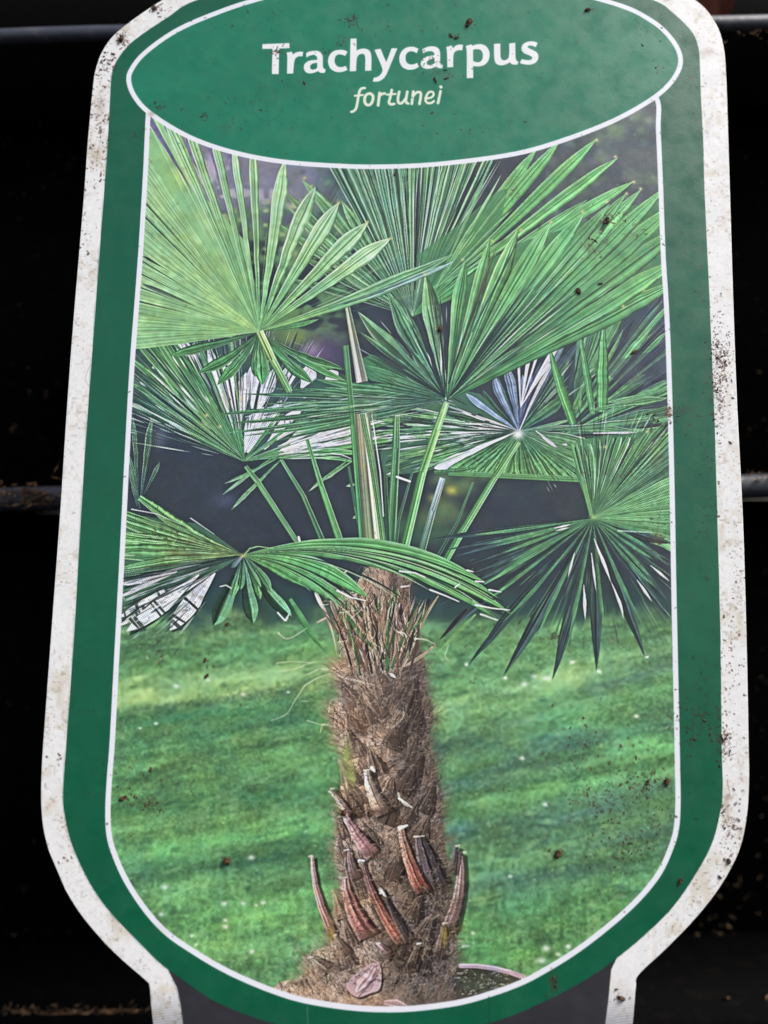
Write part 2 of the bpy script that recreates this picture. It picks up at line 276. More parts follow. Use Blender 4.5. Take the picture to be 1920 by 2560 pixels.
    for t in fr: cv.blade(c2, t[:2], t[2], J(C(82,148,84),.05), J(C(104,176,100),.05), idn=f2, two=.07, edge=HI, es=.35, dark=.3, pk=.72, pw=2.6, streak=.08)
    cv.fill([[(1040,640),(1150,560),(1240,480),(1270,470),(1250,560),(1180,640),(1080,720)]], C(74,134,84), f2, .8)
    for i in range(10):
        x = 1180 + 110 * rng.random(); cv.blade((1090, 720), (x, 420 + 200 * rng.random()), 8, J(C(90,150,92)), J(C(110,172,108)), idn=f2, edge=HI)
    # F7: soft fan far right behind
    idf7 = new_id('printed_frond', 'picture')
    cv.fill([[(1400,1070),(1430,960),(1445,880),(1480,760),(1570,690),(1700,640),(1700,1040),(1560,1050)]], C(58,76,84), idf7, .95)
    for i in range(80):
        an = math.radians(rng.uniform(-2, 80)); R_ = rng.uniform(220, 470); k_ = rng.random()
        cc = C(92,152,98) if k_ < .45 else (C(70,112,90) if k_ < .7 else C(50,60,76))
        cv.blade((1400, 1090), (1400 + R_ * math.cos(an), 1090 - R_ * math.sin(an)), rng.uniform(10, 24), J(cc * .9), J(cc), idn=idf7, edge=HI, es=.2, dark=.3, pk=.8)
    cv.fill([[(1515,935),(1545,900),(1700,860),(1700,935),(1560,965)]], C(66,74,90), idf7, .5)
    # small spiky leaves at the left edge
    il = new_id('printed_frond', 'picture')
    for b_, t_, w_ in (((345,1260),(337,1040),14),((352,1250),(378,1040),20),((360,1235),(402,1155),12),((345,1260),(322,1170),10),((350,1270),(326,1130),10),((343,1265),(330,1205),8)):
        cv.blade(b_, t_, w_, C(58,84,80), C(86,124,96), idn=il, edge=HI, es=.4, two=.1)
    # F4: left middle fan
    c4 = (610, 1152); f4 = new_id('printed_frond', 'picture')
    cv.fill([[(325,760),(420,770),(520,800),(620,860),(740,900),(870,940),(880,1120),(700,1140),(610,1155),(330,1025),(322,1000)]], C(66,90,84), f4)
    for x0, y0, x1, y1, w_ in [(*ML(*a_), *ML(*b_), w__) for a_, b_, w__ in (((400,190),(560,440),22),((300,90),(440,330),20),((480,260),(640,560),26),((560,250),(700,620),28),((700,300),(640,560),26),((640,320),(760,640),34),((780,400),(740,760),34),((830,330),(830,620),30),((960,380),(860,640),34),((1060,340),(1040,520),34),((1200,360),(1120,500),36),((1340,400),(1260,460),30),((330,490),(430,600),16),((880,600),(780,880),40),((1000,560),(800,880),34),((1120,600),(900,860),30),((1300,620),(980,880),26),((1420,690),(980,890),24),((1400,830),(1000,880),12),((700,560),(760,880),22),((640,500),(740,800),20),((1440,560),(1000,620),20),((940,640),(840,760),30))]:
        cv.blade((x1, y1), (x0, y0), w_ * 1.2, WH, WH * .96, idn=f4, w0=6, pk=.6, streak=.06, dark=.2, two=.03)
    for i in range(16):
        x, y = ML(430 + 780 * rng.random(), 330 + 500 * rng.random()); cv.line([(x, y), (x + rng.uniform(-8, 8), y + 40)], 3.5, C(70, 60, 75), .7, 1)
    tl4 = [ML(*p) for p in ((125,600),(128,560),(130,520),(130,470),(132,430),(135,380),(138,330),(140,280),(145,230),(150,180),(155,130),(160,80),(225,90),(150,640))]
    for t in tl4:
        cc = C(96,156,98) if rng.random() < .55 else C(60,92,84)
        cv.blade(c4, t, rng.uniform(16, 26), J(C(84,140,90)), J(cc), idn=f4, two=.12, edge=HI, es=.4, pk=.6, endw=.5)
    for i in range(22):
        a_ = rng.uniform(0, 1); t = ML(140 + 560 * a_, 640 - 560 * a_ ** .6 + 60 * rng.normal() * (1 - a_))
        cv.blade(c4, t, 6, C(40,56,62) if i % 2 else C(110,170,110), C(44,58,66) if i % 2 else C(140,190,130), idn=f4, a=.85, w0=1.5)
    for p, w_ in (((230,90),14),((330,130),12),((480,180),12),((570,590),16),((400,300),14),((500,430),12),((620,560),10),((700,640),10),((760,720),12),((460,330),10),((545,470),10)):
        cv.blade(c4, ML(*p), w_, C(78,130,88), C(84,148,92), idn=f4, edge=HI, es=.3, two=.1)
    rays(c4, 112, 158, 110, 330, 90, (PALE, DKG, C(44,54,62), C(206,206,212), C(60,100,76)), 4.0, .8)
    rays(c4, 145, 172, 60, 320, 50, (MIDG, DKG, PALE), 3, .55)
    rays(c4, 55, 118, 70, 350, 120, (C(70,96,84), C(52,60,70), C(150,146,166), C(92,140,96), C(120,120,140)), 3.2, .85)
    for p, w_, bw in (((1659,640),24,0),((1659,700),18,-4),((1659,760),24,-6),((1659,820),26,-8),((1430,870),22,-8),((1420,920),12,-10),((1200,800),14,0),((1100,700),12,0),((1000,640),10,0)):
        cv.blade(c4, ML(*p), w_, C(82,136,88), C(104,168,98), idn=f4, edge=WH, es=.5, two=.15, bow=bw, pk=.6, endw=.5)
    for a_, b_, w_ in (((1000,900),(670,1075),9),((960,900),(650,1128),9),((1000,920),(700,1217),11),((1400,920),(1160,1110),9),((1420,930),(1250,1040),9),((1470,1060),(1385,1078),8),((1460,1240),(1425,1272),7)):
        cv.blade(ML(*a_), ML(*b_), w_, C(86,146,92), C(130,184,130), idn=f4, edge=HI)
    cv.line([ML(1300,885), ML(1360,892), ML(1415,915)], 4, WH, .9, 2, f4)
    rays(c4, 2, 26, 60, 300, 30, (WH, DKG, MIDG), 3.4, .7)
    for i in range(22):
        x, y = rng.uniform(770, 1000), rng.uniform(1035, 1120); q_ = (c4[0] + (x - c4[0]) * .5, c4[1] + (y - c4[1]) * .5); cv.blade(q_, (x, y), rng.uniform(6, 13), WH * .95, WH, w0=3, pk=.6, idn=f4, streak=.06, dark=.3)
    rays(c4, 4, 28, 120, 400, 30, (C(60,92,74), MIDG, DKG), 4.0, .8)
    # F6: pale and blue fan, right of centre
    c6 = (1297, 1078); f6 = new_id('printed_frond', 'picture')
    cv.fill([[(1215,860),(1300,830),(1400,800),(1440,860),(1430,1060),(1300,1080),(1240,1000),(1210,930)]], C(50,62,72), f6, .8)
    cv.fill([[(1090,960),(1200,985),(1290,1070),(1300,1090),(1230,1130),(1060,1180),(960,1190),(950,1130),(1040,1060)]], C(70,110,86), f6)
    cv.fill([[(1295,1085),(1450,1120),(1455,1170),(1440,1196),(1300,1182),(1120,1182),(1090,1170),(1200,1130)]], C(80,138,84), f6)
    for i in range(26):
        x = rng.uniform(935, 1120); y = rng.uniform(1020, 1180); cc = (C(92,152,92), C(60,92,78), C(112,170,106), C(72,118,86))[i % 4]
        cv.blade(c6, (x, y), rng.uniform(7, 16), J(cc * .85), J(cc), idn=f6, edge=HI, es=.3, two=.1, pk=.6, endw=.4)
    for i in range(30):
        x, y = rng.uniform(940, 1090), rng.uniform(1020, 1130); cv.line([(x, y), (x + rng.uniform(10, 40), y + (1078 - y) * .1)], rng.uniform(2, 5), (WH, C(150,160,200), C(44,56,64), C(120,180,110))[i % 4], .8, 1.5)
    BLU = C(122,144,180)
    for p, w_, cc in (((240,535),17,BLU),((330,520),14,C(64,100,78)),((430,430),10,C(60,90,76)),((388,432),22,BLU),((505,365),26,BLU * .95),((600,420),18,BLU),((640,400),16,C(96,106,150)),((700,330),18,BLU * .9),((760,250),20,C(60,72,92)),((850,170),26,C(80,98,110)),((900,230),24,C(66,88,100)),((860,330),20,C(84,130,96)),((850,430),20,C(60,96,84)),((840,520),18,C(90,150,96)),((835,600),16,C(64,110,84))):
        cv.blade(c6, MR(*p), w_, J(cc * .85), J(cc * 1.08), idn=f6, two=.12, pk=.75, pw=2.5)
    for p, w_ in (((558,338),7),((622,298),10),((682,262),7),((815,182),17),((740,330),11)):
        cv.blade((c6[0] + 4, c6[1] - 60), MR(*p), w_, WH, WH, idn=f6, pk=.8, pw=3, streak=.03, w0=2)
    cv.blade(c6, MR(745,330), 10, C(180,180,200), WH, idn=f6)
    for p, w_ in (((150,600),8),((185,630),9),((190,690),14),((110,740),10),((80,770),9),((60,830),10),((60,880),10),((320,745),14)):
        cv.blade(c6, MR(*p), w_, WH, WH * .97, idn=f6, pk=.6, streak=.1, w0=4, dark=.6)
    for p, w_ in (((150,640),4),((120,700),5),((40,745),7),((20,800),12),((0,850),12),((-10,930),30)):
        cv.blade(c6, MR(*p), w_, C(56,84,76), C(96,166,92) if w_ > 20 else C(80,130,84), idn=f6, edge=HI, es=.3)
    for i in range(18): x, y = MR(60 + 420 * rng.random(), 650 + 190 * rng.random()); cv.line([(x, y), (x + 9, y + 3)], 3, C(46, 60, 62), .9)
    cv.fill([spline([MR(*q) for q in ((540,760),(430,800),(290,850),(150,905),(75,955),(60,975),(90,985),(150,998),(205,990),(270,940),(380,870),(500,800))], 5)], C(208,206,216), f6, .96)
    for i in range(26):
        q = rng.random(); a_ = MR(70 + 170 * q, 965 + 28 * math.sin(3 * q) + 6 * rng.normal()); cv.line([MR(520, 775), a_], 2.2, C(150,156,166) if i % 3 == 0 else C(234,232,240), .5, 3.4)
    for i in range(9): cv.blade(c6, MR(200 + 24 * i, 985 - 1.5 * i), 6, C(60,84,84), C(132,150,150), idn=f6, a=.8)
    for p in ((240,990),(290,985),(350,980)): cv.blade(c6, MR(*p), 13, C(60,78,84), C(150,160,166), idn=f6)
    for i in range(15):
        a_ = i / 14.; cv.blade(c6, (1125 + 332 * a_, 1181 + 15 * a_), 30, J(C(60,108,76)), J(C(104,164,94)), idn=f6, edge=HI, es=.3, two=.12, pk=.9, dark=.55, endw=.75)
    cv.blade((1120,1183), (1462,1199), 15, C(84,140,84), C(96,152,90), idn=f6, w0=13, pk=.9, endw=1, edge=HI, es=.3); cv.blade((1085,1180), (1200,1172), 12, C(80,132,84), C(84,140,86), idn=f6, w0=8, pk=.5)
    rays(c6, 166, 202, 110, 350, 110, (C(104,160,102), DKG, MIDG, WH, C(70,110,86)), 4.4, .85)
    for i in range(12): a_ = i / 11.; cv.blade(c6, (1462, 1100 + 94 * a_), 13, J(C(66,112,78)), J(C(98,156,92)), idn=f6, edge=HI, es=.3, two=.12, pk=.8, dark=.5, endw=.5)
    rays(c6, -70, -14, 30, 170, 40, (PALE, DKG, DKG, MIDG), 2.6, .6)
    for p, w_, bw in (((860,720),14,0),((800,850),12,3),((840,840),7,0),((1070,842),22,-6),((1310,752),22,-8),((1430,680),16,3),((900,690),10,0)):
        cv.blade(c6, MR(*p), w_, C(70,110,84), C(108,160,104), idn=f6, edge=WH, es=.5, two=.15, bow=bw, pk=.6)
    for a_, b_ in (((660,750),(790,850)),((700,790),(780,850)),((820,830),(850,835)),((1000,765),(1270,762))):
        cv.blade(MR(*a_), MR(*b_), 7, WH, C(190,170,190), idn=f6)
    cv.blob(*MR(555,770), 16, 14, C(232,226,224), 1.0)
    rays(c6, 150, 200, 40, 220, 46, (WH, DKG, C(206,210,220), C(44,54,60)), 3.2, .75)
    rays(c6, 30, 62, 40, 250, 34, (PALE, DKG, C(40,48,60)), 3, .6)
    # tall spikes right of it
    isp = new_id('printed_frond', 'picture')
    for a_, b_, w_, c_ in (((1000,650),(912,110),19,C(92,160,96)),((1055,640),(1062,80),32,C(92,164,96)),((885,715),(716,235),27,C(96,168,92))):
        cv.blade(MR(*a_), MR(*b_), w_, c_ * .85, c_, idn=isp, pk=.35, pw=1.6, two=-.12, edge=C(60,80,70), es=.7, w0=w_ * .8)
    for a_, b_, w_ in (((980,630),(1440,545),22),((1440,500),(1090,600),16)): cv.blade(MR(*a_), MR(*b_), w_, C(86,146,92), C(104,158,104), idn=isp, edge=HI, es=.4)
    for i in range(5): cv.line([MR(890 + i * 8, 620), MR(930, 600 - 30 * i)], 3, C(100, 165, 104), .6)
    # stalks behind the trunk top
    stalk = new_id('printed_stalk', 'picture')
    def strap(pts, w_, c0, c1, two=.12, **kw):
        for i in range(len(pts) - 1):
            f0 = i / (len(pts) - 1.); f1 = (i + 1) / (len(pts) - 1.)
            cv.blade(pts[i], pts[i + 1], w_[i + 1], c0 + (c1 - c0) * f0, c0 + (c1 - c0) * f1, w0=w_[i], pk=1., idn=stalk, two=two, edge=HI, es=.45, dark=.35, endw=1, **kw)
    strap([ML(1000,920), ML(1130,1130), ML(1275,1470)], [8,11,15], C(96,150,98), C(66,112,82))
    strap([ML(1155,800), ML(1240,1080), ML(1375,1475)], [8,14,19], C(96,156,98), C(84,146,86))
    strap([ML(790,960), ML(860,1050), ML(1135,1470)], [10,14,12], C(92,150,96), C(110,166,104)); cv.line([ML(1105,1380), ML(1115,1420)], 6, WH, .9)
    strap([MM(820,935), MM(760,1130), MM(675,1450)], [15,17,19], C(178,190,214), C(66,110,80))
    strap([MM(550,480), MM(545,760), MM(510,1370)], [12,20,24], C(104,150,104), C(74,130,84))
    strap([MM(480,900), MM(500,1370)], [8,12], C(70,106,82), C(60,100,76))
    strap([MM(1000,960), MM(905,1200), MM(760,1450)], [5,7,9], C(84,136,92), C(58,96,76))
    strap([MM(380,960), MM(420,1200), MM(440,1440)], [5,7,9], C(84,130,90), C(66,110,80))
    strap([MM(640,900), MM(560,1180), MM(530,1440)], [6,8,9], C(70,112,86), C(60,100,78))
    strap([ML(1400,960), ML(1440,1200), ML(1490,1450)], [6,8,9], C(70,118,86), C(64,108,80))
    # F3: big centre-right fan
    c3 = (1117, 1000); f3 = new_id('printed_frond', 'picture')
    cv.fill([[(1117,1000),(1160,700),(1240,640),(1320,600),(1420,570),(1560,520),(1640,500),(1700,560),(1700,720),(1600,740),(1500,800),(1300,900)]], C(70,128,80), f3, .9)
    t3 = [(1556,764,20),(1608,722,26),(1700,704,30),(1700,650,36),(1712,560,38),(1700,500,36),(1665,470,32),(1601,470,30),(1566,482,30),(1516,502,28),(1457,527,32),(1379,553,32)]
    for x, y, w_ in t3: cv.blade(c3, (x, y), w_ * 1.45, J(C(58,116,70),.05), J(C(112,186,110),.05), idn=f3, two=.08, edge=C(150,205,120), es=.35, dark=.45, pk=.72, pw=2.4, streak=.09)
    for x, y, w_ in ((1400,760,16),(1460,760,16),(1350,720,14),(1500,700,10),(1440,640,10),(1380,640,12)): cv.blade(c3, (x, y), w_ * .8, C(36,58,58), C(84,150,92), idn=f3, dark=.2, a=.8)
    for i in range(34):                                                   # the dark folded grooves
        an = math.radians(rng.uniform(38, 58)); R_ = rng.uniform(220, 500)
        cv.blade(c3, (c3[0] + R_ * math.cos(an), c3[1] - R_ * math.sin(an)), rng.uniform(3.5, 8), C(38,50,56) if i % 3 else C(100,160,104), C(52,74,72) if i % 3 else C(120,186,116), idn=f3, a=.85, w0=2, pk=.5)
    for x, y, w_ in ((1302,573,44),(1230,600,34),(1156,647,36)):
        cv.blade(c3, (x, y), w_, C(70,124,82), C(112,180,104), idn=f3, two=-.1, edge=C(190,210,150), es=.5, dark=.5, pk=.72, pw=1.8)
    cv.blade((1120,960),(1240,610), 9, C(40,52,58), C(120,130,90), idn=f3)
    cv.blade((1180,830),(1300,590), 5, C(60,80,100), C(60,90,80), idn=f3)
    cv.blade(c3, (1062,684), 50, C(64,112,80), C(120,166,112), idn=f3, two=-.2, edge=C(150,180,140), es=.5, pk=.66)
    cv.blade((1112,960), (1092,800), 18, C(70,110,80), C(90,120,92), idn=f3, w0=8)
    cv.blade((1102,940), (1105,830), 9, WH, C(150,160,140), idn=f3); cv.blade((1082,930), (1066,880), 8, WH, C(200,200,190), idn=f3); cv.blade((1112,960),(1098,810),4,C(50,40,36),C(60,40,30),idn=f3)
    cv.blade((1105,985), (966,728), 52, C(62,104,80), C(96,148,106), idn=f3, two=.16, edge=HI, es=.4, pk=.6)
    cv.blade((1105,985), (886,784), 42, C(58,96,78), C(104,150,104), idn=f3, two=.2, edge=HI, es=.5, pk=.6)
    cv.fill([[MM(340,230), MM(400,205), MM(480,230), MM(600,310), MM(800,430), MM(840,470), MM(600,400), MM(400,360), MM(345,320)]], C(70,128,88), f3)
    for i in range(7): cv.blade((1110,995), MM(350 + 8 * i, 215 + 26 * i), 14, C(56,92,74), J(C(78,138,92)), idn=f3, two=.1, edge=HI, es=.2)
    for p, w_ in (((330,60),16),((640,170),22),((560,290),20),((480,330),20)): cv.blade((1108,990), MM(*p), w_, C(54,88,74), C(92,146,100), idn=f3, two=.2, edge=HI, es=.35)
    for i in range(12): a_ = rng.uniform(-.2, 1); cv.blade((1112,992), (930 + 190 * a_, 880 - 170 * max(a_, 0)), 5, C(38,50,54), C(60,80,76), idn=f3, a=.8)
    # the leaflets that droop to the left
    cv.fill([[MM(840,480), MM(560,440), MM(380,370), MM(60,368), MM(0,400), ML(1190,465), ML(1240,540), ML(1000,760), MM(0,650), MM(300,570), MM(600,520)]], C(58,96,80), f3)
    dl = [(ML(1190,466), 26, 4), (ML(770,552), 17, 6), (ML(900,515), 10, 5), (ML(880,590), 14, 0), (ML(556,655), 17, 3), (ML(640,722), 14, 0), (ML(700,650), 14, 3), (ML(608,775), 12, -6), (ML(760,800), 14, -6), (ML(800,700), 18, 0), (ML(960,800), 14, -5), (ML(1050,760), 16, -5), (ML(1100,520), 18, 4), (ML(1250,500), 22, 2), (ML(1150,640), 20, 0), (ML(1000,600), 10, 0)]
    for t, w_, bw in dl: cv.blade((1104,1000), t, w_, C(52,82,74), J(C(88,148,96)), idn=f3, bow=bw, two=.18, edge=C(170,205,190), es=.5, pk=.5)
    for i in range(30):
        q = rng.random(); x = 1000 - 400 * q; y = 985 + 60 * rng.random() + 40 * q
        cv.line([(x, y), (x + 40 + 40 * rng.random(), y - 6 - 8 * rng.random())], 3, (C(40,58,62), C(180,205,205), C(110,165,110))[i % 3], .7, 1)
    # central spear and its sheath
    sp = stalk
    strap([TL(1295,1230), (905,955)], [12, 30], C(150,165,120), C(176,170,160), two=.22)
    strap([MM(245,150), MM(290,620), MM(352,1345)], [14,14,22], C(88,152,92), C(70,130,84))
    cv.blade((905,1034), (938,1372), 58, C(186,178,150), C(160,178,126), idn=sp, w0=36, pk=1., endw=1, two=-.1, streak=.16, dark=.45, edge=C(60,110,80), es=.6, nst=24)
    cv.line([(929,1036),(950,1180),(958,1290)], 4, WH, .8, 3); cv.line([(925,1036),(931,1040)], 22, C(120,150,120), .6)
    cv.blade((905,1034), (958,1368), 12, C(100,150,100), C(96,150,94), idn=sp, w0=12, pk=1, endw=1, bow=-4)
    cv.line([MM(548,928), MM(625,955)], 6, WH, .95)
    strap([MM(842,488), MM(785,650), MM(700,900), MM(570,1440)], [17,20,21,24], C(140,190,116), C(90,156,90), two=-.12)
    strap([MM(1268,720), MM(1130,930), MM(930,1260), MM(822,1450)], [15,16,18,17], C(112,170,98), C(86,150,88), two=-.12)
    rays(c3, 28, 62, 60, 500, 120, (DKG, MIDG, C(44,60,58), PALE), 2.6, .5)
    rays(c3, 62, 150, 40, 260, 60, (DKG, PALE, C(40,52,56)), 2.4, .55)
    rays(c3, 175, 188, 120, 360, 60, (DKG, PALE, C(40,56,60), C(110,160,140)), 3, .6)
    # F1: the big pale fan, upper left
    c1_ = (648, 828); f1 = new_id('printed_frond', 'picture')
    lo = [(*ML(170,180),26,0),(*ML(330,292),26,-6),(*ML(505,402),30,-14),(*ML(610,470),30,-10),(*ML(890,480),40,0),(*ML(820,430),20,0),(*ML(1185,475),30,6),(*ML(1060,350),22,4),(*ML(1385,372),26,18),(*ML(1390,460),20,10),(*ML(1230,110),14,0),(*ML(200,130),20,0)]
    for t in lo: cv.blade(c1_, t[:2], t[2], C(66,108,78), J(C(96,166,94),.06), idn=f1, bow=t[3], two=.12, edge=HI, es=.3, dark=.5, pk=.7)
    cv.fill([[(648,828),(610,600),(540,520),(470,455),(400,350),(350,300),(300,300),(300,800),(420,806),(540,812)]], C(136,186,122), f1)
    lt = [(300, y_) for y_ in (868, 850)] + [(300, y_) for y_ in range(838, 300, -22)]
    for i, t in enumerate(lt):
        k_ = C(150,198,142) if i > 6 else C(136,186,124)
        cv.blade(c1_, t, 30, J(C(128,178,104),.03), J(k_,.04), idn=f1, two=.05, edge=C(196,224,170), es=.3, dark=.12, streak=.035, pk=.9, endw=.6)
    for t in [(340,240),(365,230),(392,225),(417,300)]: cv.blade(c1_, t, 28, C(130,180,110), J(C(146,194,130),.03), idn=f1, two=.05, edge=C(200,226,176), es=.4, dark=.25, streak=.05, pk=.85, endw=.6)
    gaps = [((395,310),(478,470)),((345,320),(410,400)),((440,330),(520,500))]
    ut = [(398,250,24),(440,240,26),(515,270,22),(578,330,20),(632,340,24),(714,398,38),(778,463,42),(846,505,46),(918,553,46),(976,594,44)]
    for g in ((( 340,240),(480,478),14),((388,250),(520,520),13),((455,330),(560,560),15),((520,340),(600,590),15),((560,330),(620,600),12)):
        cv.blade(g[1], g[0], g[2], C(110,100,135), C(118,108,150), idn=f1, w0=1, pk=.7, endw=.8, streak=.03)
    for x, y, w_ in ut:
        cv.blade(c1_, (x, y), w_, C(112,170,100), J(C(156,204,150),.04), idn=f1, two=.07, edge=C(214,234,196), es=.55, dark=.4, streak=.07, pk=.78, pw=2.0)
    for t in ((300,620),(300,660),(300,700),(300,742),(330,470),(340,520)):
        a0 = .4 + .2 * rng.random(); b0 = (c1_[0] + (t[0] - c1_[0]) * a0, c1_[1] + (t[1] - c1_[1]) * a0); cv.blade(b0, t, 5, C(84,110,74), C(60,80,84), idn=f1, w0=.5, pk=.9, a=.85)
    cv.blade(TL(400,1245), TL(80,1110), 11, C(90,120,80), C(70,84,86), idn=f1, w0=1, pk=.7); cv.blade(TL(210,1020), TL(85,945), 7, C(90,110,80), C(50,60,70), idn=f1, w0=1)
    rays(c1_, 12, 172, 60, 420, 150, (C(118,166,104), C(190,222,170), C(110,156,98)), 2.2, .3)
    rays(c1_, 195, 345, 30, 130, 40, (DKG, PALE), 2.2, .5)
    # long leaflet of the pale fan running right
    cv.blade(c1_, (1142,640), 40, C(120,176,104), C(108,164,116), idn=f1, two=.1, edge=C(190,220,180), es=.5, dark=.5, pk=.62, bow=10)
    cv.blade((820,770), (1136,652), 16, C(96,146,104), C(126,166,160), idn=f1, w0=5, two=.1, edge=HI, bow=6)
    cv.line([(920,745),(1000,712),(1080,678),(1130,655)], 3.5, C(165,195,225), .8, 2); cv.line([(860,760),(960,728)], 3, C(60,80,80), .6)
    for i in range(26):
        an = math.radians(rng.uniform(15, 170)); R_ = rng.uniform(100, 330); q0 = rng.uniform(0, .3)
        cv.blade((c1_[0] + R_ * q0 * math.cos(an), c1_[1] - R_ * q0 * math.sin(an)), (c1_[0] + R_ * math.cos(an), c1_[1] - R_ * math.sin(an)), 3.2, C(86,140,84), C(110,160,110), idn=f1, w0=1, a=.55)
    cv.blade(TL(720,1370), TL(440,1150), 26, C(168,200,110), C(148,194,122), idn=f1, w0=20, a=.65, streak=.04, dark=.05)
    stalk_save = sp
    strap([c1_, ML(950,330), ML(1050,520)], [20,20,18], C(170,200,120), C(110,172,96), two=-.1)
    # F8: lower right fan with dark leaflets
    c8 = (1482, 1296); f8 = new_id('printed_frond', 'picture')
    cv.fill([[c8, (1438,1180), (1440,1100), (1600,1080), (1720,1050), (1720,1330)]], C(74,128,84), f8, .95)
    for p, w_ in (((870,845),9),((905,840),12),((960,850),14),((1010,830),14),((1055,800),16),((1110,790),18),((1170,790),18),((1220,790),18),((1290,780),20),((1360,740),22),((1430,700),24),((1500,740),26),((1500,800),26)):
        cv.blade(c8, MR(*p), w_ * 1.1, C(74,130,84), J(C(96,158,98)), idn=f8, two=.2, edge=HI, es=.3, dark=.65, pk=.85, endw=.6)
        q = MR(p[0] + 24, p[1]); cv.blade(c8, q, 7, C(36,46,54), C(44,52,66), idn=f8, w0=1.5, a=.8, pk=.8, endw=.6)
    for i in range(16):
        y = 1080 + i * 20; cv.blade(c8, (1720, y), 24, J(C(84,140,90)), J(C(108,170,104) if i > 4 else C(84,126,92)), idn=f8, edge=HI, es=.3, dark=.25, pk=.9, two=.05, streak=.1)
    rays(c8, 28, 105, 50, 300, 80, (DKG, PALE, C(40,48,58), MIDG), 3, .55)
    rays(c8, -14, 30, 50, 260, 60, (DKG, C(150,196,140), MIDG), 2.6, .4)
    DG = C(60,74,80)
    low = [((1465,395),26),((1465,490),24),((1465,600),24),((1465,730),26),((1465,850),22),((1315,1048),27),((1035,1132),30),((775,1188),30),((480,1172),30),((248,1092),26),((100,900),18),((60,780),14),((200,640),20),((300,560),20),((180,430),20),((250,500),12),((120,420),14),((20,352),17)]
    for p, w_ in low:
        cv.blade(c8, R2(*p), w_ * 1.0, C(54,80,72), DG, idn=f8, two=-.12, dark=.2, pk=.62, pw=1.5, edge=C(60,110,80), es=.6)
    for p, w_ in low:
        x, y = R2(*p); d = math.hypot(x - c8[0], y - c8[1]); nx, ny = -(y - c8[1]) / d, (x - c8[0]) / d; r_ = .72
        cv.blade(c8, (c8[0] + (x - c8[0]) * r_ - nx * w_ * .45, c8[1] + (y - c8[1]) * r_ - ny * w_ * .45), 9, C(70,118,80), C(90,158,96), idn=f8, w0=2, a=.85, dark=.1)
    rays(c8, 185, 350, 40, 330, 150, (C(84,140,90), C(44,56,58), C(110,160,112), C(50,62,70)), 2.6, .6)
    for a_, b_, w_ in (((1005,345),(1110,610),9),((1110,610),(1200,820),8),((990,430),(1018,660),6),((890,430),(850,580),6),((945,620),(955,830),9),((1260,590),(1350,720),8),((1340,505),(1455,600),7),((770,285),(870,262),6),((780,300),(860,280),5)):
        cv.blade(R2(*a_), R2(*b_), w_, C(220,222,214), C(206,220,210), idn=f8, w0=2, pk=.5, a=.95, streak=.05)
    cv.line([R2(1150,300), R2(1350,310)], 5, C(176,205,180), .6, 2)
    for p in ((250,1092),(480,1172),(1035,1132),(1318,1045)): cv.blob(*R2(*p), 5, 4, C(235,235,220), .9)
    strap([MR(885,830), MR(930,1000), MR(990,1255)], [18,15,9], C(86,146,90), C(106,170,98)); cv.line([MR(893,850), MR(930,1000)], 4, C(40,40,36), .7)
    cv.blob(*MR(1000,1262), 9, 7, C(150,190,110), .9)
    # ---- trunk
    tr = new_id('printed_trunk', 'picture')
    trunk = [(925,1415),(880,1480),(838,1501),(846,1560),(858,1640),(826,1660),(838,1700),(850,1735),(826,1765),(821,1790),(838,1847),(850,1880),(866,1915),(878,1950),(853,1962),(846,2000),(849,2037),(838,2113),(849,2189),(846,2250),(828,2324),(818,2360),(762,2392),(756,2440),(690,2462),(720,2520),(1240,2520),(1153,2463),(1144,2366),(1136,2282),(1126,2200),(1115,2130),(1108,2050),(1106,1987),(1085,1902),(1075,1843),(1083,1780),(1066,1716),(1062,1653),(1040,1600),(1028,1570),(1024,1500),(1020,1425)]
    x0, y0, cov = coverage([Ps(spline(trunk, 6))])
    h, w = cov.shape; TX = px[y0:y0 + h, x0:x0 + w]; TY = (py + 0 * px)[y0:y0 + h, x0:x0 + w]
    s_ = sm(-60, 110, TX - (955 + 8 * np.sin(TY / 90.)) - .0 * TY)[..., None]
    base = C(166,138,116) * (1 - s_) + C(98,86,78) * s_
    base = base * (1 + .16 * n3[y0:y0 + h, x0:x0 + w] + .16 * n2[y0:y0 + h, x0:x0 + w] + .14 * n4[y0:y0 + h, x0:x0 + w])[..., None]
    cv.put(x0, y0, cov, np.clip(base, 0, 1), tr)
    tm = np.zeros((CH, CW), np.float32); tm[y0:y0 + h, x0:x0 + w] = cov
    # dark hollows
    for x, y, rx, ry, a_ in ((1010,1590,34,40,.75),(1030,1700,30,40,.5),(1035,1790,34,60,.5),(960,1760,26,40,.35),(1040,1960,40,60,.4),(1060,2110,34,60,.6),(1060,2290,60,80,.55),(1000,2380,40,50,.4),(945,2170,20,60,.4),(1060,2420,60,30,.5),(940,1500,20,30,.35),(985,1470,14,50,.5),(895,1640,14,14,.6)): cv.blob(x, y, rx, ry, C(50,44,46), a_)
    for x, y, r_ in ((900,1805,18),(905,1825,12),(935,1420,6)): cv.blob(x, y, r_, r_ * .7, C(176,112,82), .6)
    r2 = np.random.default_rng(5)
    tt_ = [(((670,110),(760,110),(800,180),(780,300),(700,330),(665,200)), C(160,132,114)), (((850,160),(905,155),(900,420),(850,430),(840,280)), C(112,88,78)), (((480,520),(510,400),(600,560),(700,700),(620,720),(520,600)), C(156,130,116)), (((740,380),(790,380),(800,560),(760,600),(735,500)), C(150,122,104))]
    for pts, col in tt_: cv.fill([spline([C2(*p) for p in pts], 5)], col, tr, .55)
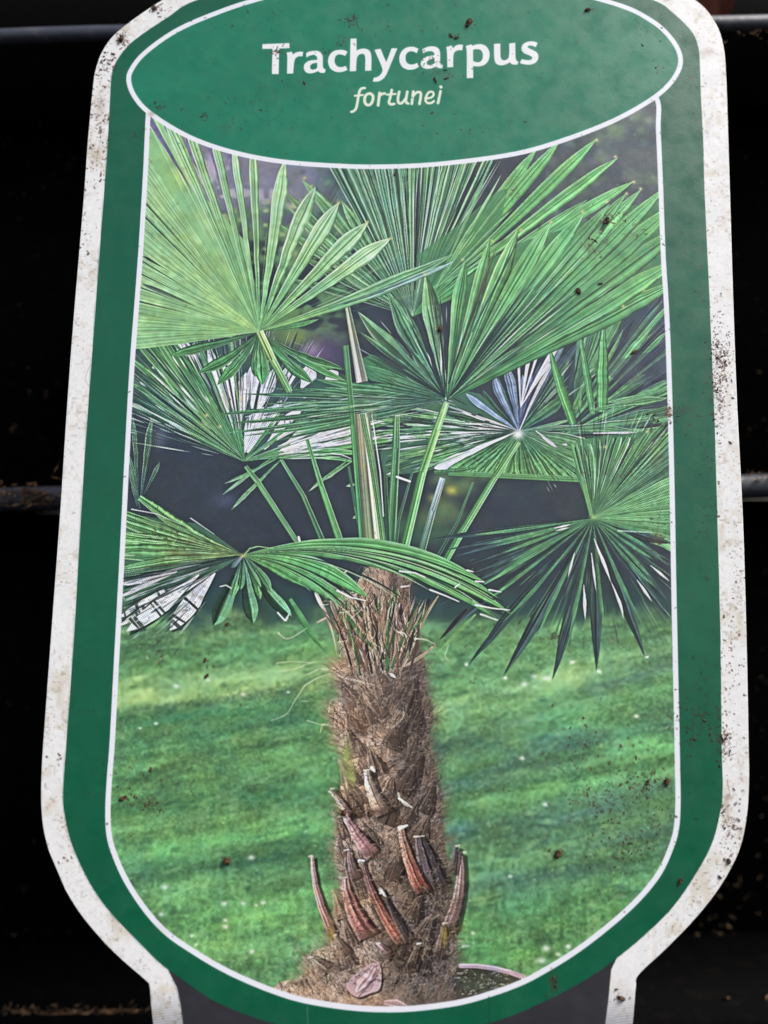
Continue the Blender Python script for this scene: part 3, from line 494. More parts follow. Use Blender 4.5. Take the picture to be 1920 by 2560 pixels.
    for i in range(9000):                                                    # the fibres
        x = 700 + 460 * r2.random(); y = 1420 + 1070 * r2.random()
        cx_, cy_ = P((x, y)); cx_, cy_ = int(cx_), int(cy_)
        if tm[cy_, cx_] < .4: continue
        d = (x - 950) / 130.
        an = math.radians((62 if d < 0 else 118) + 22 * r2.normal()) if y > 1700 else math.radians(70 + 50 * (x - 930) / 120. + 16 * r2.normal())
        L = 8 + 26 * r2.random() ** 2; cu = 4 * r2.normal()
        lt_ = r2.random(); shade = .95 if x < 950 else .72
        col = (C(198,176,150) if lt_ < .44 else (C(56,45,42) if lt_ < .80 else C(132,100,76))) * (shade if lt_ < .44 else 1)
        dx, dy = math.cos(an) * L / 2, math.sin(an) * L / 2
        cv.line([(x - dx, y - dy), (x + cu, y - cu * .3), (x + dx, y + dy)], 1.3 + 1.2 * r2.random(), col, .62, .8)
    for i in range(1500):                                                     # hairs over the outline
        j = r2.integers(0, len(trunk) - 1); (xa, ya), (xb, yb) = trunk[j], trunk[j + 1]; q = r2.random()
        x, y = xa + (xb - xa) * q, ya + (yb - ya) * q
        if y > 2450 or (1930 < y < 2010 and x < 900): continue
        sg = -1 if x < 950 else 1; L = (6 + 44 * r2.random() ** 2.6) * (1.2 if y < 1800 else .75)
        lf_ = x < 950; cv.line([(x - sg * 8, y + 4), (x + sg * L * .5, y - 4 + 6 * r2.normal()), (x + sg * L, y + 2 + 11 * r2.normal())], 1.7, ((C(176,162,126), C(120,100,84), C(150,160,110)) if lf_ else (C(84,84,70), C(120,116,92), C(66,60,58)))[i % 3], .42, .6)
    for x, y, rx, ry, a_ in ((1010,1590,26,30,.5),(1035,1790,24,50,.35),(985,1480,10,40,.4),(940,1660,14,26,.4),(900,1600,8,30,.4)): cv.blob(x, y, rx, ry, C(40,34,36), a_)
    for a_, b_, w_, c_, bw in (((540,60),(480,110),6,C(214,190,150),0),((470,230),(640,560),9,C(96,160,88),4),((500,200),(820,690),7,C(98,166,86),0),((350,180),(480,580),7,C(206,178,150),-8),((440,240),(600,640),10,C(176,146,122),6),((460,260),(640,620),6,C(214,196,166),-6),((540,200),(700,400),9,C(186,160,136),3),((560,300),(640,400),12,C(196,172,150),0),((600,330),(700,420),10,C(176,150,130),0),((810,200),(740,420),8,C(190,160,130),5),((850,250),(790,420),5,C(228,216,196),-4),((830,180),(800,380),14,C(84,144,80),0),((1030,230),(920,480),16,C(58,48,50),0),((1250,290),(1080,480),12,C(56,52,58),0),((1300,320),(1030,590),8,C(120,180,96),0),((1080,210),(960,440),7,C(160,134,104),4),((400,130),(680,480),8,C(92,150,84),0),((1060,500),(830,650),9,C(180,152,124),-5),((680,540),(650,600),6,C(214,210,200),0),((780,660),(835,705),8,C(232,226,222),0),((350,200),(400,300),8,C(224,206,190),0),((360,370),(440,330),7,C(204,176,140),0),((120,0),(330,190),5,C(150,196,140),0),((200,230),(400,560),16,C(84,150,86),0),((520,380),(560,480),6,C(80,60,56),0),((600,200),(640,320),8,C(60,72,60),0),((700,200),(720,320),6,C(80,62,56),0)):
        cv.blade(C2(*a_), C2(*b_), w_, c_ * .92, c_, bow=bw, w0=w_ * .6, pk=.4, idn=tr, edge=HI * .9, es=.25, streak=.12)
    for i in range(120):
        x0_ = 800 + 270 * r2.random(); y0_ = 1490 + 40 * r2.random() - (18 if 880 < x0_ < 1030 else 0); x1_ = 950 + (x0_ - 940) * .45 + 12 * r2.normal(); y1_ = 1560 + 130 * r2.random()
        cc = (C(172,140,114), C(112,84,70), C(54,44,44), C(196,170,140), C(84,132,78), C(136,104,88))[i % 6]
        cv.blade((x1_, y1_), (x0_, y0_), rng.uniform(3, 9), cc * .85, cc, bow=6 * r2.normal(), w0=5, pk=.5, idn=tr, edge=HI * .9, es=.2, streak=.15, dark=.5)
    for i in range(170):
        x, y = C2(470 + 470 * r2.random(), 180 + 420 * r2.random()); an = math.radians(90 + (x - 930) * -.28 + 24 * r2.normal()); L = 14 + 34 * r2.random()
        cv.line([(x, y), (x - math.cos(an) * L * .5 + 3 * r2.normal(), y - math.sin(an) * L * .5), (x - math.cos(an) * L, y - math.sin(an) * L)], 2.2, (C(212,190,160), C(52,44,46), C(170,140,112), C(96,70,58))[i % 4], .8, 1)
    for p in ([(840,425),(880,435),(890,465)],[(940,465),(1000,470),(1060,500)],[(350,195),(380,260),(430,260)],[(130,310),(175,360),(195,310)],[(130,430),(190,465),(300,402)],[(840,1380),(870,1440),(930,1470)],[(870,870),(870,930),(800,1000)],[(560,700),(660,730),(760,750)],[(1140,500),(1120,570),(1150,600)],[(270,835),(310,835)],[(120,610),(220,600),(330,610)],[(140,660),(240,640),(340,600)],[(290,740),(230,830),(180,910),(90,950)],[(290,740),(360,700),(470,660)],[(300,680),(400,640),(520,700)],[(380,1020),(400,970),(460,990)],[(380,640),(500,690),(640,730)],[(300,950),(370,970),(420,980)],[(430,900),(440,840),(480,820)]):
        cv.line(spline([C2(*q) for q in p], 5, closed=False), 4.0 if p[0][0] in (840,940,350,130) else 2.0, C(206,206,178), .8, 1.4)
    # cut leaf bases lower down
    for i in range(46):                                                      # low overlapping flaps of old leaf base
        y = 1700 + i * 15.5; x = 955 + 100 * math.sin(i * 2.4) * (.8 if y < 1950 else 1); sg = 1 if x > 955 else -1; sh_ = 1 if x < 960 else .66
        b_ = (x - sg * 6, y + 34); t_ = (x + sg * 22 + 6 * r2.normal(), y - 36)
        cv.blade((b_[0] + 7, b_[1] + 4), (t_[0] + 7, t_[1] + 4), 52, C(46,38,38), C(40,34,34), w0=50, pk=.2, pw=1.2, a=.5 if y > 1900 else .35, streak=.1)
        cv.blade(b_, t_, 46, C(128,104,88) * sh_, C(158,134,112) * sh_, w0=48, pk=.2, pw=1.2, endw=.2, a=.6 if y > 1900 else .35, streak=.3, two=-.15, dark=.4, nst=22)
    st = [((548,1115),(418,662),40,C(150,92,84),C(196,158,146),-8), ((655,440),(548,262),44,C(150,120,112),C(206,184,176),0), ((785,655),(600,428),70,C(160,108,108),C(196,152,150),0),
          ((690,790),(630,625),50,C(110,84,84),C(140,116,112),0), ((765,1135),(612,790),88,C(158,92,86),C(178,134,124),-10), ((962,1170),(716,692),54,C(170,84,66),C(92,74,74),-10),
          ((1005,1160),(840,880),46,C(70,58,58),C(60,50,54),0), ((1160,850),(1060,545),120,C(74,64,66),C(70,62,66),0), ((1085,870),(955,485),66,C(160,70,58),C(176,140,116),-8),
          ((1228,1110),(1322,640),62,C(104,82,82),C(176,146,146),10), ((1250,760),(1290,600),40,C(80,72,76),C(92,84,90),0), ((858,410),(752,150),74,C(150,120,104),C(206,188,168),-8),
          ((640,1240),(560,1130),44,C(120,96,82),C(150,128,104),0), ((1180,1260),(1215,1060),50,C(76,64,58),C(110,92,80),0), ((900,1250),(820,1180),44,C(84,66,66),C(176,128,128),0), ((1010,1330),(1060,1180),46,C(70,58,54),C(100,84,72),0), ((520,1330),(420,1260),60,C(128,104,86),C(146,122,98),0)]
    for b_, t_, w_, c0_, c1__, bw in st:
        b_, t_ = B1(*b_), B1(*t_); w_ = w_ * K * 1.25
        cv.blade((b_[0] + 6, b_[1] + 5), (t_[0] + 7, t_[1] + 7), w_ * 1.15, C(38,32,33), C(38,32,33), bow=bw, w0=w_ * 1.2, pk=.2, pw=1.1, endw=.35, a=.6)
        gm = (c0_ + c1__) / 2; c0_ = c0_ * .85 + C(110,88,70) * .15; cv.blade(b_, t_, w_, c0_, c1__, bow=bw, w0=w_ * 1.15, pk=.2, pw=1.1, endw=.4, streak=.14, two=-.14, dark=.6, nst=20, idn=tr, edge=C(214,196,180), es=.35)
        nx_ = w_ * .2; cv.line([(t_[0] - nx_, t_[1] + 1), (t_[0] + nx_, t_[1] - 1)], 5, C(206,194,172), .8, 3)
        cv.blob(b_[0], b_[1] - 2, w_ * .8, 14, C(92,74,62) * (1 if b_[0] < 960 else .7), .8)
    q = spline([B1(*p) for p in [(630,1420),(700,1350),(820,1290),(832,1440),(760,1480),(700,1500),(650,1470)]], 6); cv.fill([q + [5, 5]], C(44,36,38), tr, .6); cv.fill([q], C(196,158,156), tr, .95)
    cv.blade(B1(800,1320), B1(690,1480), 46, C(176,138,136), C(214,176,174), w0=20, pk=.6, a=.8, streak=.12, two=.15); cv.line([B1(815,1370), B1(740,1450), B1(700,1500)], 4, C(120,84,90), .8, 2)
    cv.blade(B1(850,1530), B1(990,1550), 22, C(190,150,148), C(200,160,150), w0=10, pk=.5)
    for a_, b_, w_ in (((940,320),(1020,375),6),((830,860),(860,900),9),((705,690),(735,690),8),((780,140),(795,160),10),((940,500),(990,480),10)): cv.line([B1(*a_), B1(*b_)], w_, C(222,216,196), .85, w_ * .5)
    for i in range(3000):                                                   # fibre lying over the leaf bases
        x = 770 + 370 * r2.random(); y = 1660 + 800 * r2.random(); cx_, cy_ = P((x, y))
        if tm[int(cy_), int(cx_)] < .5: continue
        an = r2.random() * 3.14; L = 6 + 16 * r2.random() ** 2; col = (C(186,164,140), C(48,38,38), C(112,88,74))[i % 3] * (1 if x < 960 else .8)
        cv.line([(x, y), (x + L * .5 * math.cos(an) + 2, y - L * .5 * math.sin(an)), (x + L * math.cos(an), y - L * math.sin(an) + 3)], 1.6, col, .6, .9)
    for i in range(520):                                                     # loose fibre along the sides
        y = 1640 + 800 * r2.random(); sg = -1 if r2.random() < .5 else 1; j = [t for t in trunk if (t[0] < 950) == (sg < 0)]; k0 = min(j, key=lambda t: abs(t[1] - y)); x = k0[0] + 6 * sg * r2.random()
        cc = (C(150,126,104), C(104,84,70), C(186,164,132), C(140,150,100))[i % 4] * (1 if sg < 0 else .72); L = 8 + 26 * r2.random() ** 2; up_ = r2.normal(.2, .6)
        cv.line([(x - sg * 10, y + 6), (x + sg * L * .4, y - L * .3 * up_), (x + sg * L * .8, y - L * up_)], 2.0, cc, .6, .7)
    for i in range(130):
        x, y = B1(870 + 400 * r2.random(), 830 + 650 * r2.random()); a0 = r2.random() * 6.3; cv.line([(x, y), (x + 12 * math.cos(a0), y + 12 * math.sin(a0)), (x + 20 * math.cos(a0 + .9), y + 20 * math.sin(a0 + .9))], 1.6, C(148,134,114), .5, 1)
    for i in range(60):
        x, y = B1(280 + 260 * r2.random(), 1130 + 260 * r2.random()); a0 = r2.random() * 6.3; cv.line([(x, y), (x + 10 * math.cos(a0), y + 10 * math.sin(a0)), (x + 16 * math.cos(a0 + 1), y + 16 * math.sin(a0 + 1))], 1.8, C(180,178,140), .5, 1)
    for p, r_ in (((630,60),20),((660,180),18),((1210,1130),14),((540,1120),10)): cv.blob(*B1(*p), r_ * .6, r_ * 1.6, C(150,176,84) if p[1] < 500 else C(170,140,50), .7)
    # pot rim and soil at the foot
    cv.fill([[(1140,2420),(1160,2412),(1230,2418),(1310,2446),(1240,2500),(1140,2500)]], C(74,70,60), tr, .9)
    for i in range(160): x, y = B1(1300 + 300 * r2.random(), 1330 + 150 * r2.random()); cv.line([(x, y), (x + 8 * r2.normal(), y + 3 * r2.normal())], 2.4, (C(180,165,145), C(44,40,36), C(110,120,80))[i % 3], .7, 1)
    pr = new_id('printed_pot', 'picture')
    cv.line([B1(1305,1312), B1(1400,1312), B1(1500,1325), B1(1600,1350), B1(1680,1380)], 10, C(172,142,154), 1, 11, pr); cv.line([B1(1305,1305), B1(1400,1305), B1(1500,1318), B1(1600,1342)], 3, C(214,196,204), .8)
    # F5: lower left fan, passes in front of the trunk top
    c5 = (608, 1388); f5 = new_id('printed_frond', 'picture')
    cv.fill([[c5, (500,1310), (300,1282), (290,1560), (430,1500)]], C(70,112,84), f5, .9)
    for p, w_, bw in (((265,85),24,16),((190,170),12,6),((150,200),26,6),((140,255),26,4),((140,310),26,2),((140,360),26,0),((140,410),28,0),((140,460),26,-2),((140,505),20,-3)):
        cv.blade(c5, L2(*p), w_ * 1.25, C(124,150,94), J(C(96,160,94)), idn=f5, bow=-bw, two=.12, edge=C(196,220,186), es=.4, dark=.55, pk=.6, endw=.5)
    cv.line([L2(210,172), L2(360,200), L2(500,262)], 3, WH, .7, 1); cv.line([L2(560,225), L2(700,320)], 3, WH, .7, 1)
    for p, w_ in (((140,560),16),((140,600),12),((145,640),14),((150,690),14)): cv.blade(c5, L2(*p), w_, C(50,70,68), C(84,130,92) if w_ > 13 else C(44,56,60), idn=f5, edge=WH, es=.35, streak=.2)
    for p, w_ in (((130,640),14),((130,690),12)): cv.blade(L2(480,540), L2(*p), w_, C(190,186,190), WH * .96, idn=f5, w0=4, streak=.2)
    for b_, t_, w_ in (((700,560),(125,800),30),((660,570),(130,862),26),((610,560),(185,905),40),((705,550),(435,890),44)):
        cv.blade(L2(*b_), L2(*t_), w_ + 6, C(52,74,62), C(56,70,62), idn=f5, w0=6, pk=.5, pw=3, dark=.1)
        cv.blade(L2(*b_), L2(*t_), w_, C(196,192,194), C(230,226,220), idn=f5, w0=4, pk=.5, pw=3, streak=.05, dark=.1)
        bx, by = L2(*b_); tx, ty = L2(*t_); d = math.hypot(tx - bx, ty - by); nx, ny = -(ty - by) / d, (tx - bx) / d
        for f in np.sort(rng.uniform(.25, .95, 4)):
            f += 0; x, y = bx + (tx - bx) * f, by + (ty - by) * f; hh = w_ * .48 * min(1, f / .5)
            cv.line([(x - nx * hh, y - ny * hh), (x + nx * hh + 3 * rng.normal(), y + ny * hh + 3 * rng.normal())], rng.uniform(3, 10), C(64,76,66), .85, rng.uniform(3, 9))
        for i in range(14): f = rng.uniform(.2, 1); cv.blob(bx + (tx - bx) * f + 8 * rng.normal(), by + (ty - by) * f + 5 * rng.normal(), rng.uniform(2, 7), rng.uniform(2, 4), (C(176,140,112), C(120,140,110), C(84,104,88))[i % 3], .55)
    rays(c5, 200, 236, 130, 350, 46, (C(84,120,88), C(60,78,66), C(150,160,140)), 4.5, .75)
    for p, w_ in (((712,870),40),((800,700),20),((920,850),34),((860,650),16),((990,700),18),((1128,832),30),((1060,640),20),((970,640),14)):
        cv.blade(c5, L2(*p), w_ * 1.1, C(66,92,86), C(78,128,88) if w_ > 25 else C(96,160,100), idn=f5, two=-.42 if w_ > 25 else -.15, edge=C(120,180,120), es=.5, dark=.3, pk=.72, pw=2.4)
    cv.line([L2(735,630), L2(770,622), L2(800,640)], 3, WH, .8); cv.line([L2(1075,785), L2(1120,832), L2(1142,795)], 3.5, WH, .9); cv.blade(c5, L2(800,520), 14, C(150,170,200), C(80,110,100), idn=f5, a=.8)
    rays(c5, 155, 190, 60, 330, 90, (DKG, PALE, C(90,70,50), MIDG), 2.6, .5)
    rays(c5, 190, 212, 60, 320, 60, (C(46,60,60), C(196,198,198), C(40,48,52)), 4, .7)
    for x, y, w_, bw in ((780,1478,30,-10),(836,1512,34,-22),(866,1506,20,-24),(918,1500,44,-34),(1243,1551,30,-66),(1278,1527,40,-70),(1248,1480,34,-64),(1212,1457,44,-56)):
        cv.blade(c5, (x, y), w_, C(90,150,86), J(C(100,172,96),.04), idn=f5, bow=bw, two=.08, edge=C(196,224,186), es=.4, dark=.4, pk=.5, pw=2.6, streak=.1, nst=18)
    for x, y, bw in ((1262,1540,-66),(1235,1500,-60),(1258,1506,-66),(1225,1470,-60),(1180,1500,-56),(1100,1480,-48),(1000,1490,-36),(900,1506,-26),(860,1512,-22)):
        cv.blade(c5, (x, y), 5, C(52,84,62), C(38,58,52), bow=bw * .97, idn=f5, w0=1.5, pk=.8, a=.85, endw=.5); cv.blade(c5, (x - 8, y + 7), 3.4, C(130,186,116), C(170,210,150), bow=bw, idn=f5, w0=1, pk=.8, a=.7)
    cv.line([L2(880,440), L2(910,405), L2(960,392), L2(1050,405)], 5, C(130,186,110), .8, 2)
    for p in ([(850,65),(940,75),(1000,100)],[(1030,175),(1120,210),(1200,245)],[(1180,160),(1205,140)],[(1300,265),(1400,285),(1500,295)],[(1330,320),(1430,355)],[(1250,60),(1285,68)],[(1300,125),(1350,128)],[(1380,175),(1450,188)],[(860,158),(905,152)],[(480,180),(560,220),(650,240)]):
        cv.line([C2(*q) for q in p], 5, C(228,222,208), .85, 3)
    cv.blob(*L2(870,448), 9, 6, C(190,180,110), .8)
    for x, y in ((1302,573),(1156,647),(1062,684),(1230,600),(1378,554),(1456,527),(1516,502),(1566,482),(1601,470),(1584,453),(1538,390),(1491,348),(1557,763),(1608,722),(778,463),(846,505),(918,553),(976,594),(761,443),(605,994),(516,1036),(550,1064),(1618,1077),(1512,1115)):
        cv.blob(x, y + 2, 5, 5, C(196,182,112), .8)
    g = c.mean(2, keepdims=True); c[:] = g + (c - g) * np.float32(.90)
    def box(a, r):
        for ax in (0, 1):
            pad = [(0, 0)] * 3; pad[ax] = (r + 1, r); q = np.cumsum(np.pad(a, pad, mode='edge'), axis=ax, dtype=np.float64)
            a = ((q[2 * r + 1:] - q[:-2 * r - 1]) if ax == 0 else (q[:, 2 * r + 1:] - q[:, :-2 * r - 1])).astype(np.float32) / (2 * r + 1)
        return a
    L_ = c.mean(2, keepdims=True); c += .75 * (L_ - box(L_, 4)) + .35 * (L_ - box(L_, 14)); lawn_m = (box((cv.id == lawn_id)[..., None].astype(np.float32), 3)); Lb = c.mean(2, keepdims=True); c += lawn_m * (box(Lb, 2) - Lb) * .75
    c[:] = (c - .45) * 1.06 + .462; hue = (noise(CW, CH, 70, 60, 81) * .5 + noise(CW, CH, 24, 20, 82) * .5)[..., None]
    c *= 1 + hue * np.array([.07, .015, -.07], np.float32); c *= (1 + .05 * noise(CW, CH, 40, 34, 83) + .04 * noise(CW, CH, 12, 11, 84))[..., None]
    grain = noise(CW, CH, 3, 3, 71) + .7 * noise(CW, CH, 7, 7, 72); c *= (1 + .045 * grain)[..., None]
    c[:] = np.clip(c, 0, 1)
    return cv, px, py
def paint_label():
    r3 = np.random.default_rng(9)
    pic, px, py = paint_picture()
    cv = Canvas(); c = cv.c
    a1 = noise(CW, CH, 60, 70, 21); a2 = noise(CW, CH, 16, 18, 22); a3 = noise(CW, CH, 5, 5, 23); a4 = noise(CW, CH, 2.2, 2.2, 24)
    # bare white card, grubby
    m = a1 * .5 + a2 * .5
    c[:] = C(237, 235, 231); c += (C(208, 198, 180) - c) * np.clip(m * 1.1 - .1, 0, 1)[..., None]
    fl = noise(CW, CH, 7, 6, 25); c *= (1 + .014 * a2 + .02 * a3 + .012 * a4)[..., None]
    c += (C(146, 128, 108) - c) * (np.clip(fl - .35, 0, 1) * .75 * np.clip(.55 + a1, 0, 1))[..., None]
    # below the neck the white shades off to grey in fine printed lines
    g = np.clip((py - 2470) / 110., 0, 1); ln = .5 + .5 * np.sin((py + .12 * px) * 2 * math.pi / 6.6)
    c *= (1 - g * (.22 + .22 * ln))[..., None]; c[:] = c * (1 - g[..., None] * .5) + c * C(246, 246, 262) * g[..., None] * .5
    stem = new_id('dark_stem_print', 'label'); cv.fill([STEM], C(50, 50, 54), stem)
    band = new_id('green_border', 'label'); bd = [(x, y) for x, y in BAND]
    x0, y0, cov = coverage([Ps(spline(bd, 8))]); h, w = cov.shape
    n = noise(CW, CH, 90, 90, 31)[y0:y0 + h, x0:x0 + w]; n2 = noise(CW, CH, 14, 14, 32)[y0:y0 + h, x0:x0 + w]
    def green(sub, base):
        return np.clip(base * (1 + .035 * n[..., None] + .03 * n2[..., None]), 0, 1)
    cv.put(x0, y0, cov, green(0, C(15, 90, 62)), band); bandcov = np.zeros((CH, CW), np.float32); bandcov[y0:y0 + h, x0:x0 + w] = cov
    # white keyline and picture
    keyl = new_id('white_keyline', 'label')
    def inset(poly, d):
        q = Ps(spline(poly, 8)); t = np.roll(q, -1, 0) - np.roll(q, 1, 0); t /= np.linalg.norm(t, axis=1)[:, None] + 1e-9
        nrm = np.stack([-t[:, 1], t[:, 0]], 1); area = np.sum(q[:, 0] * np.roll(q[:, 1], -1) - np.roll(q[:, 0], -1) * q[:, 1])
        return q + nrm * d * (1 if area > 0 else -1)
    def cput(q, col, idn):
        x0, y0, cv_ = coverage([q]); h, w = cv_.shape
        cv.put(x0, y0, cv_, col if getattr(col, 'ndim', 1) == 1 else col[y0:y0 + h, x0:x0 + w], idn); return x0, y0, cv_
    WHT = C(236, 236, 240)
    cput(inset(PIC, -6.5), WHT, keyl)
    picture = inset(PIC, 6.5); x0, y0, pc = coverage([picture]); h, w = pc.shape
    cv.put(x0, y0, pc, pic.c[y0:y0 + h, x0:x0 + w]); sub = cv.id[y0:y0 + h, x0:x0 + w]; sub[pc > .5] = pic.id[y0:y0 + h, x0:x0 + w][pc > .5]
    cput(inset(OVAL, -6.5), WHT, keyl)
    oval = new_id('name_oval', 'label'); oq = inset(OVAL, 6.5)
    x0, y0, oc = coverage([oq]); h, w = oc.shape
    n = noise(CW, CH, 110, 90, 33)[y0:y0 + h, x0:x0 + w]; n2 = noise(CW, CH, 18, 18, 34)[y0:y0 + h, x0:x0 + w]
    cv.put(x0, y0, oc, green(0, C(23, 118, 86)), oval)
    # halftone screen on everything printed
    X = np.arange(CW, dtype=np.float32)[None]; Y = np.arange(CH, dtype=np.float32)[:, None]
    r = 2 * math.pi / 6.3; ca, sa = math.cos(.26), math.sin(.26)
    ht = np.sin((X * ca + Y * sa) * r) * np.sin((Y * ca - X * sa) * r)
    wob = .6 + .4 * noise(CW, CH, 140, 140, 41)
    pr = cv.id > 0; key = (cv.id == keyl) | (cv.id == stem)
    amp = np.where(pr & ~key, np.where(cv.id == band, .38, np.where(cv.id == oval, .18, .5)), 0) * wob
    c *= (1 + amp * ht)[..., None]; c += (np.where(pr & ~key, .035, 0) * np.clip(ht - .2, 0, 1) * wob)[..., None]
    # lettering
    for ch, M, o, hole in GLYPHS:
        idn = new_id('letter', 'oval'); q = spline([M(*p) for p in o], 1) if ch == 'T' else None
        def rnd(pts):      # round only the gentle corners
            p = np.array([M(*k) for k in pts], float); N = len(p); out = []
            for i in range(N):
                a, b_, d = p[i - 1], p[i], p[(i + 1) % N]; u = (b_ - a) / (np.linalg.norm(b_ - a) + 1e-9); v = (d - b_) / (np.linalg.norm(d - b_) + 1e-9)
                if u @ v > .55:
                    for t in (0, .25, .5, .75, 1):
                        s0, s1, s2 = b_ + (a - b_) * .5, b_, b_ + (d - b_) * .5; out.append((1 - t) ** 2 * s0 + 2 * t * (1 - t) * s1 + t * t * s2)
                else: out.append(b_)
            return out
        polys = [rnd(o)] + ([rnd(hole)] if hole else []); cv.fill(polys, C(238, 238, 236), idn)
    for ch, M, strokes in SMALL:
        idn = new_id('letter', 'oval')
        for pts, w_ in strokes:
            k = 360 / 1659. if M is A else 380 / 1659.; q = [M(*p) for p in pts]
            if len(q) > 2: q = spline(q, 4, closed=False)
            cv.line(q, w_ * k, C(230, 234, 210), 1, idn=idn)
    # ---- dirt:
    def smear(x, y, L, ang, w_, a):
        for k in range(int(L * .9)):
            t = r3.random(); o = r3.normal() * w_ * (1 - t * .6); xx_ = x + L * t * math.cos(ang) - o * math.sin(ang); yy_ = y + L * t * math.sin(ang) + o * math.cos(ang)
            cv.line([(xx_, yy_), (xx_ + 3 * r3.normal(), yy_ + 2 * r3.normal())], 1.6 + 2.2 * r3.random(), C(70, 50, 36), a * (1 - .7 * t) * r3.random(), 1.2)
    #  specks, smears and tide marks
    DB = C(62, 42, 30)
    def specks(cx_, cy_, sx, sy, n_, smin=.8, smax=2.6, a=.8, col=DB):
        for i in range(n_):
            x, y = cx_ + sx * r3.normal(), cy_ + sy * r3.normal(); s_ = 1.5 * (smin + (smax - smin) * r3.random() ** 2.5); an = r3.random() * 6.3; L = s_ * r3.random() * 2.2
            cv.line([(x, y), (x + L * math.cos(an), y + L * math.sin(an))], s_ * 1.5, col * (.7 + .7 * r3.random()), a * (.5 + .5 * r3.random()), s_)
    def scatter(xa, xb, ya, yb, n_, smin=.7, smax=2., a=.6, col=DB):
        for i in range(n_):
            x, y = xa + (xb - xa) * r3.random(), ya + (yb - ya) * r3.random(); s_ = smin + (smax - smin) * r3.random() ** 3; an = r3.random() * 6.3; L = s_ * r3.random() * 2.5
            cv.line([(x, y), (x + L * math.cos(an), y + L * math.sin(an))], s_ * 1.4, col * (.7 + .7 * r3.random()), a * (.4 + .6 * r3.random()), s_)
    scatter(100, 1870, -20, 2560, 1700, smin=1., smax=2.6, a=.55); scatter(230, 1780, 0, 420, 260, smax=2.6, a=.65)
    scatter(1250, 1860, 420, 1300, 260, smax=2.6); scatter(1200, 1870, 1500, 2350, 700, smax=3, a=.65); scatter(250, 900, 1500, 2200, 170, smax=2.6)
    for x, y, sx, sy, n_ in ((1795,905,22,70,120),(1820,1700,14,90,70),(1770,1320,14,60,40),(1840,1500,12,120,50),(240,300,16,90,60),(210,560,14,60,30),(1660,300,20,60,20),(1745,640,24,120,40),(1760,1120,22,70,30),(1760,1700,30,80,70),(1560,2010,90,70,120),(1500,1900,90,60,80),(330,1960,40,40,40),(1100,330,160,40,50),(600,300,120,60,50),(800,60,200,30,70),(386,22,10,6,26),(304,97,9,9,34),(275,150,14,22,40),(395,268,10,8,22),(512,292,5,6,16),(880,51,14,10,26),(690,130,8,8,24),(855,105,10,6,20),(810,130,14,6,14),(1175,66,8,8,14),(1138,93,10,5,12),(1090,185,34,6,18),(1085,150,24,16,16),(1468,25,7,4,10),(1610,80,8,14,14),(1725,205,12,10,30),(1745,295,8,8,14),(1650,175,8,10,8),(345,330,14,12,14),(250,260,14,60,60),(245,400,12,60,50),(1530,548,26,7,34),(1500,590,8,16,20),(1475,620,14,24,24),(1600,590,26,12,20),(1290,490,12,10,16),(1790,900,16,55,120),(1800,1000,14,60,60),(1815,880,8,20,40),(1670,1030,8,10,50),(1700,1025,30,8,26),(1640,1060,14,16,40),(1640,1330,26,30,46),(1650,1350,10,10,24),(1540,1180,20,12,16),(1430,1190,20,8,16),(1806,1850,16,22,70),(1760,1800,26,26,60),(1725,1850,12,24,30),(1700,1770,20,20,26),(880,2030,34,12,46),(1395,2134,14,7,30),(1620,1960,44,20,60),(1667,1955,8,10,30),(1480,2000,40,34,50),(1560,2110,60,30,70),(1382,2459,7,16,40),(345,2010,34,10,26),(310,1990,8,5,12),(375,2016,10,6,22),(567,2151,6,5,18),(400,1640,10,14,14),(520,1660,8,8,10),(430,1350,16,10,24),(400,1340,26,16,26),(1820,2150,8,14,14),(1825,2050,16,40,60),(1553,2495,10,4,12),(1380,1590,16,10,16),(1450,1840,30,40,26),(1180,1700,26,14,14),(1240,1570,20,14,14),(1080,1590,14,10,10),(150,1900,14,10,10),(150,2150,20,20,10)):
        specks(x, y, sx, sy, n_)
    for q in ((1792,850,70,1.5,12,.9),(1780,960,60,1.2,12,.9),(1805,1010,50,1.7,10,.7),(1812,1830,70,1.6,14,.8),(1790,1760,50,1.4,10,.7),(1828,2040,70,1.75,12,.6),(1740,1770,60,1.3,18,.8),(1722,1860,40,.5,16,.7),(300,80,46,1.1,12,1.),(380,14,30,.4,9,1.),(262,150,60,1.9,12,.7),(240,330,90,1.7,14,.45),(1600,1930,90,.3,18,.8),(1480,1990,90,.6,20,.6),(1560,2090,80,.4,18,.6),(1460,600,60,.9,12,.7),(1510,545,60,-.3,7,1.),(860,45,40,.5,9,1.),(690,125,30,.4,7,1.),(1080,170,50,.4,10,.9),(1660,1020,90,.05,8,.9),(1640,1060,60,1.2,12,.6),(330,2005,60,-.1,8,.8),(870,2030,60,0,7,1.),(1382,2440,40,1.6,5,1.),(1640,1340,50,.9,16,.6),(430,1345,70,.6,12,.6),(1500,1590,50,1.,12,.5),(390,1600,60,1.4,10,.6),(150,2040,70,1.2,8,.4),(120,1780,90,1.6,9,.3),(1850,1420,120,1.55,8,.35),(340,2400,50,.7,12,.35)): smear(*q)
    for x, y, rx, ry, a in ((1670,1030,9,14,.5),(300,100,16,12,.25),(250,265,16,30,.22),(246,390,12,26,.18),(1640,1350,18,22,.35),(1470,610,22,34,.25),(390,2330,26,18,.12),(1815,2010,8,40,.25),(1770,130,18,16,.2),(378,285,10,8,.35),(560,320,30,8,.18),(190,1390,9,9,.25),(1545,2470,24,24,.12),(1640,1150,10,30,.2),(1100,822,7,7,.5),(440,1380,30,10,.3),(480,1350,16,8,.3),(1530,1600,14,10,.3),(930,200,20,30,.0)):
        cv.blob(x, y, rx, ry, C(110, 78, 50), a)
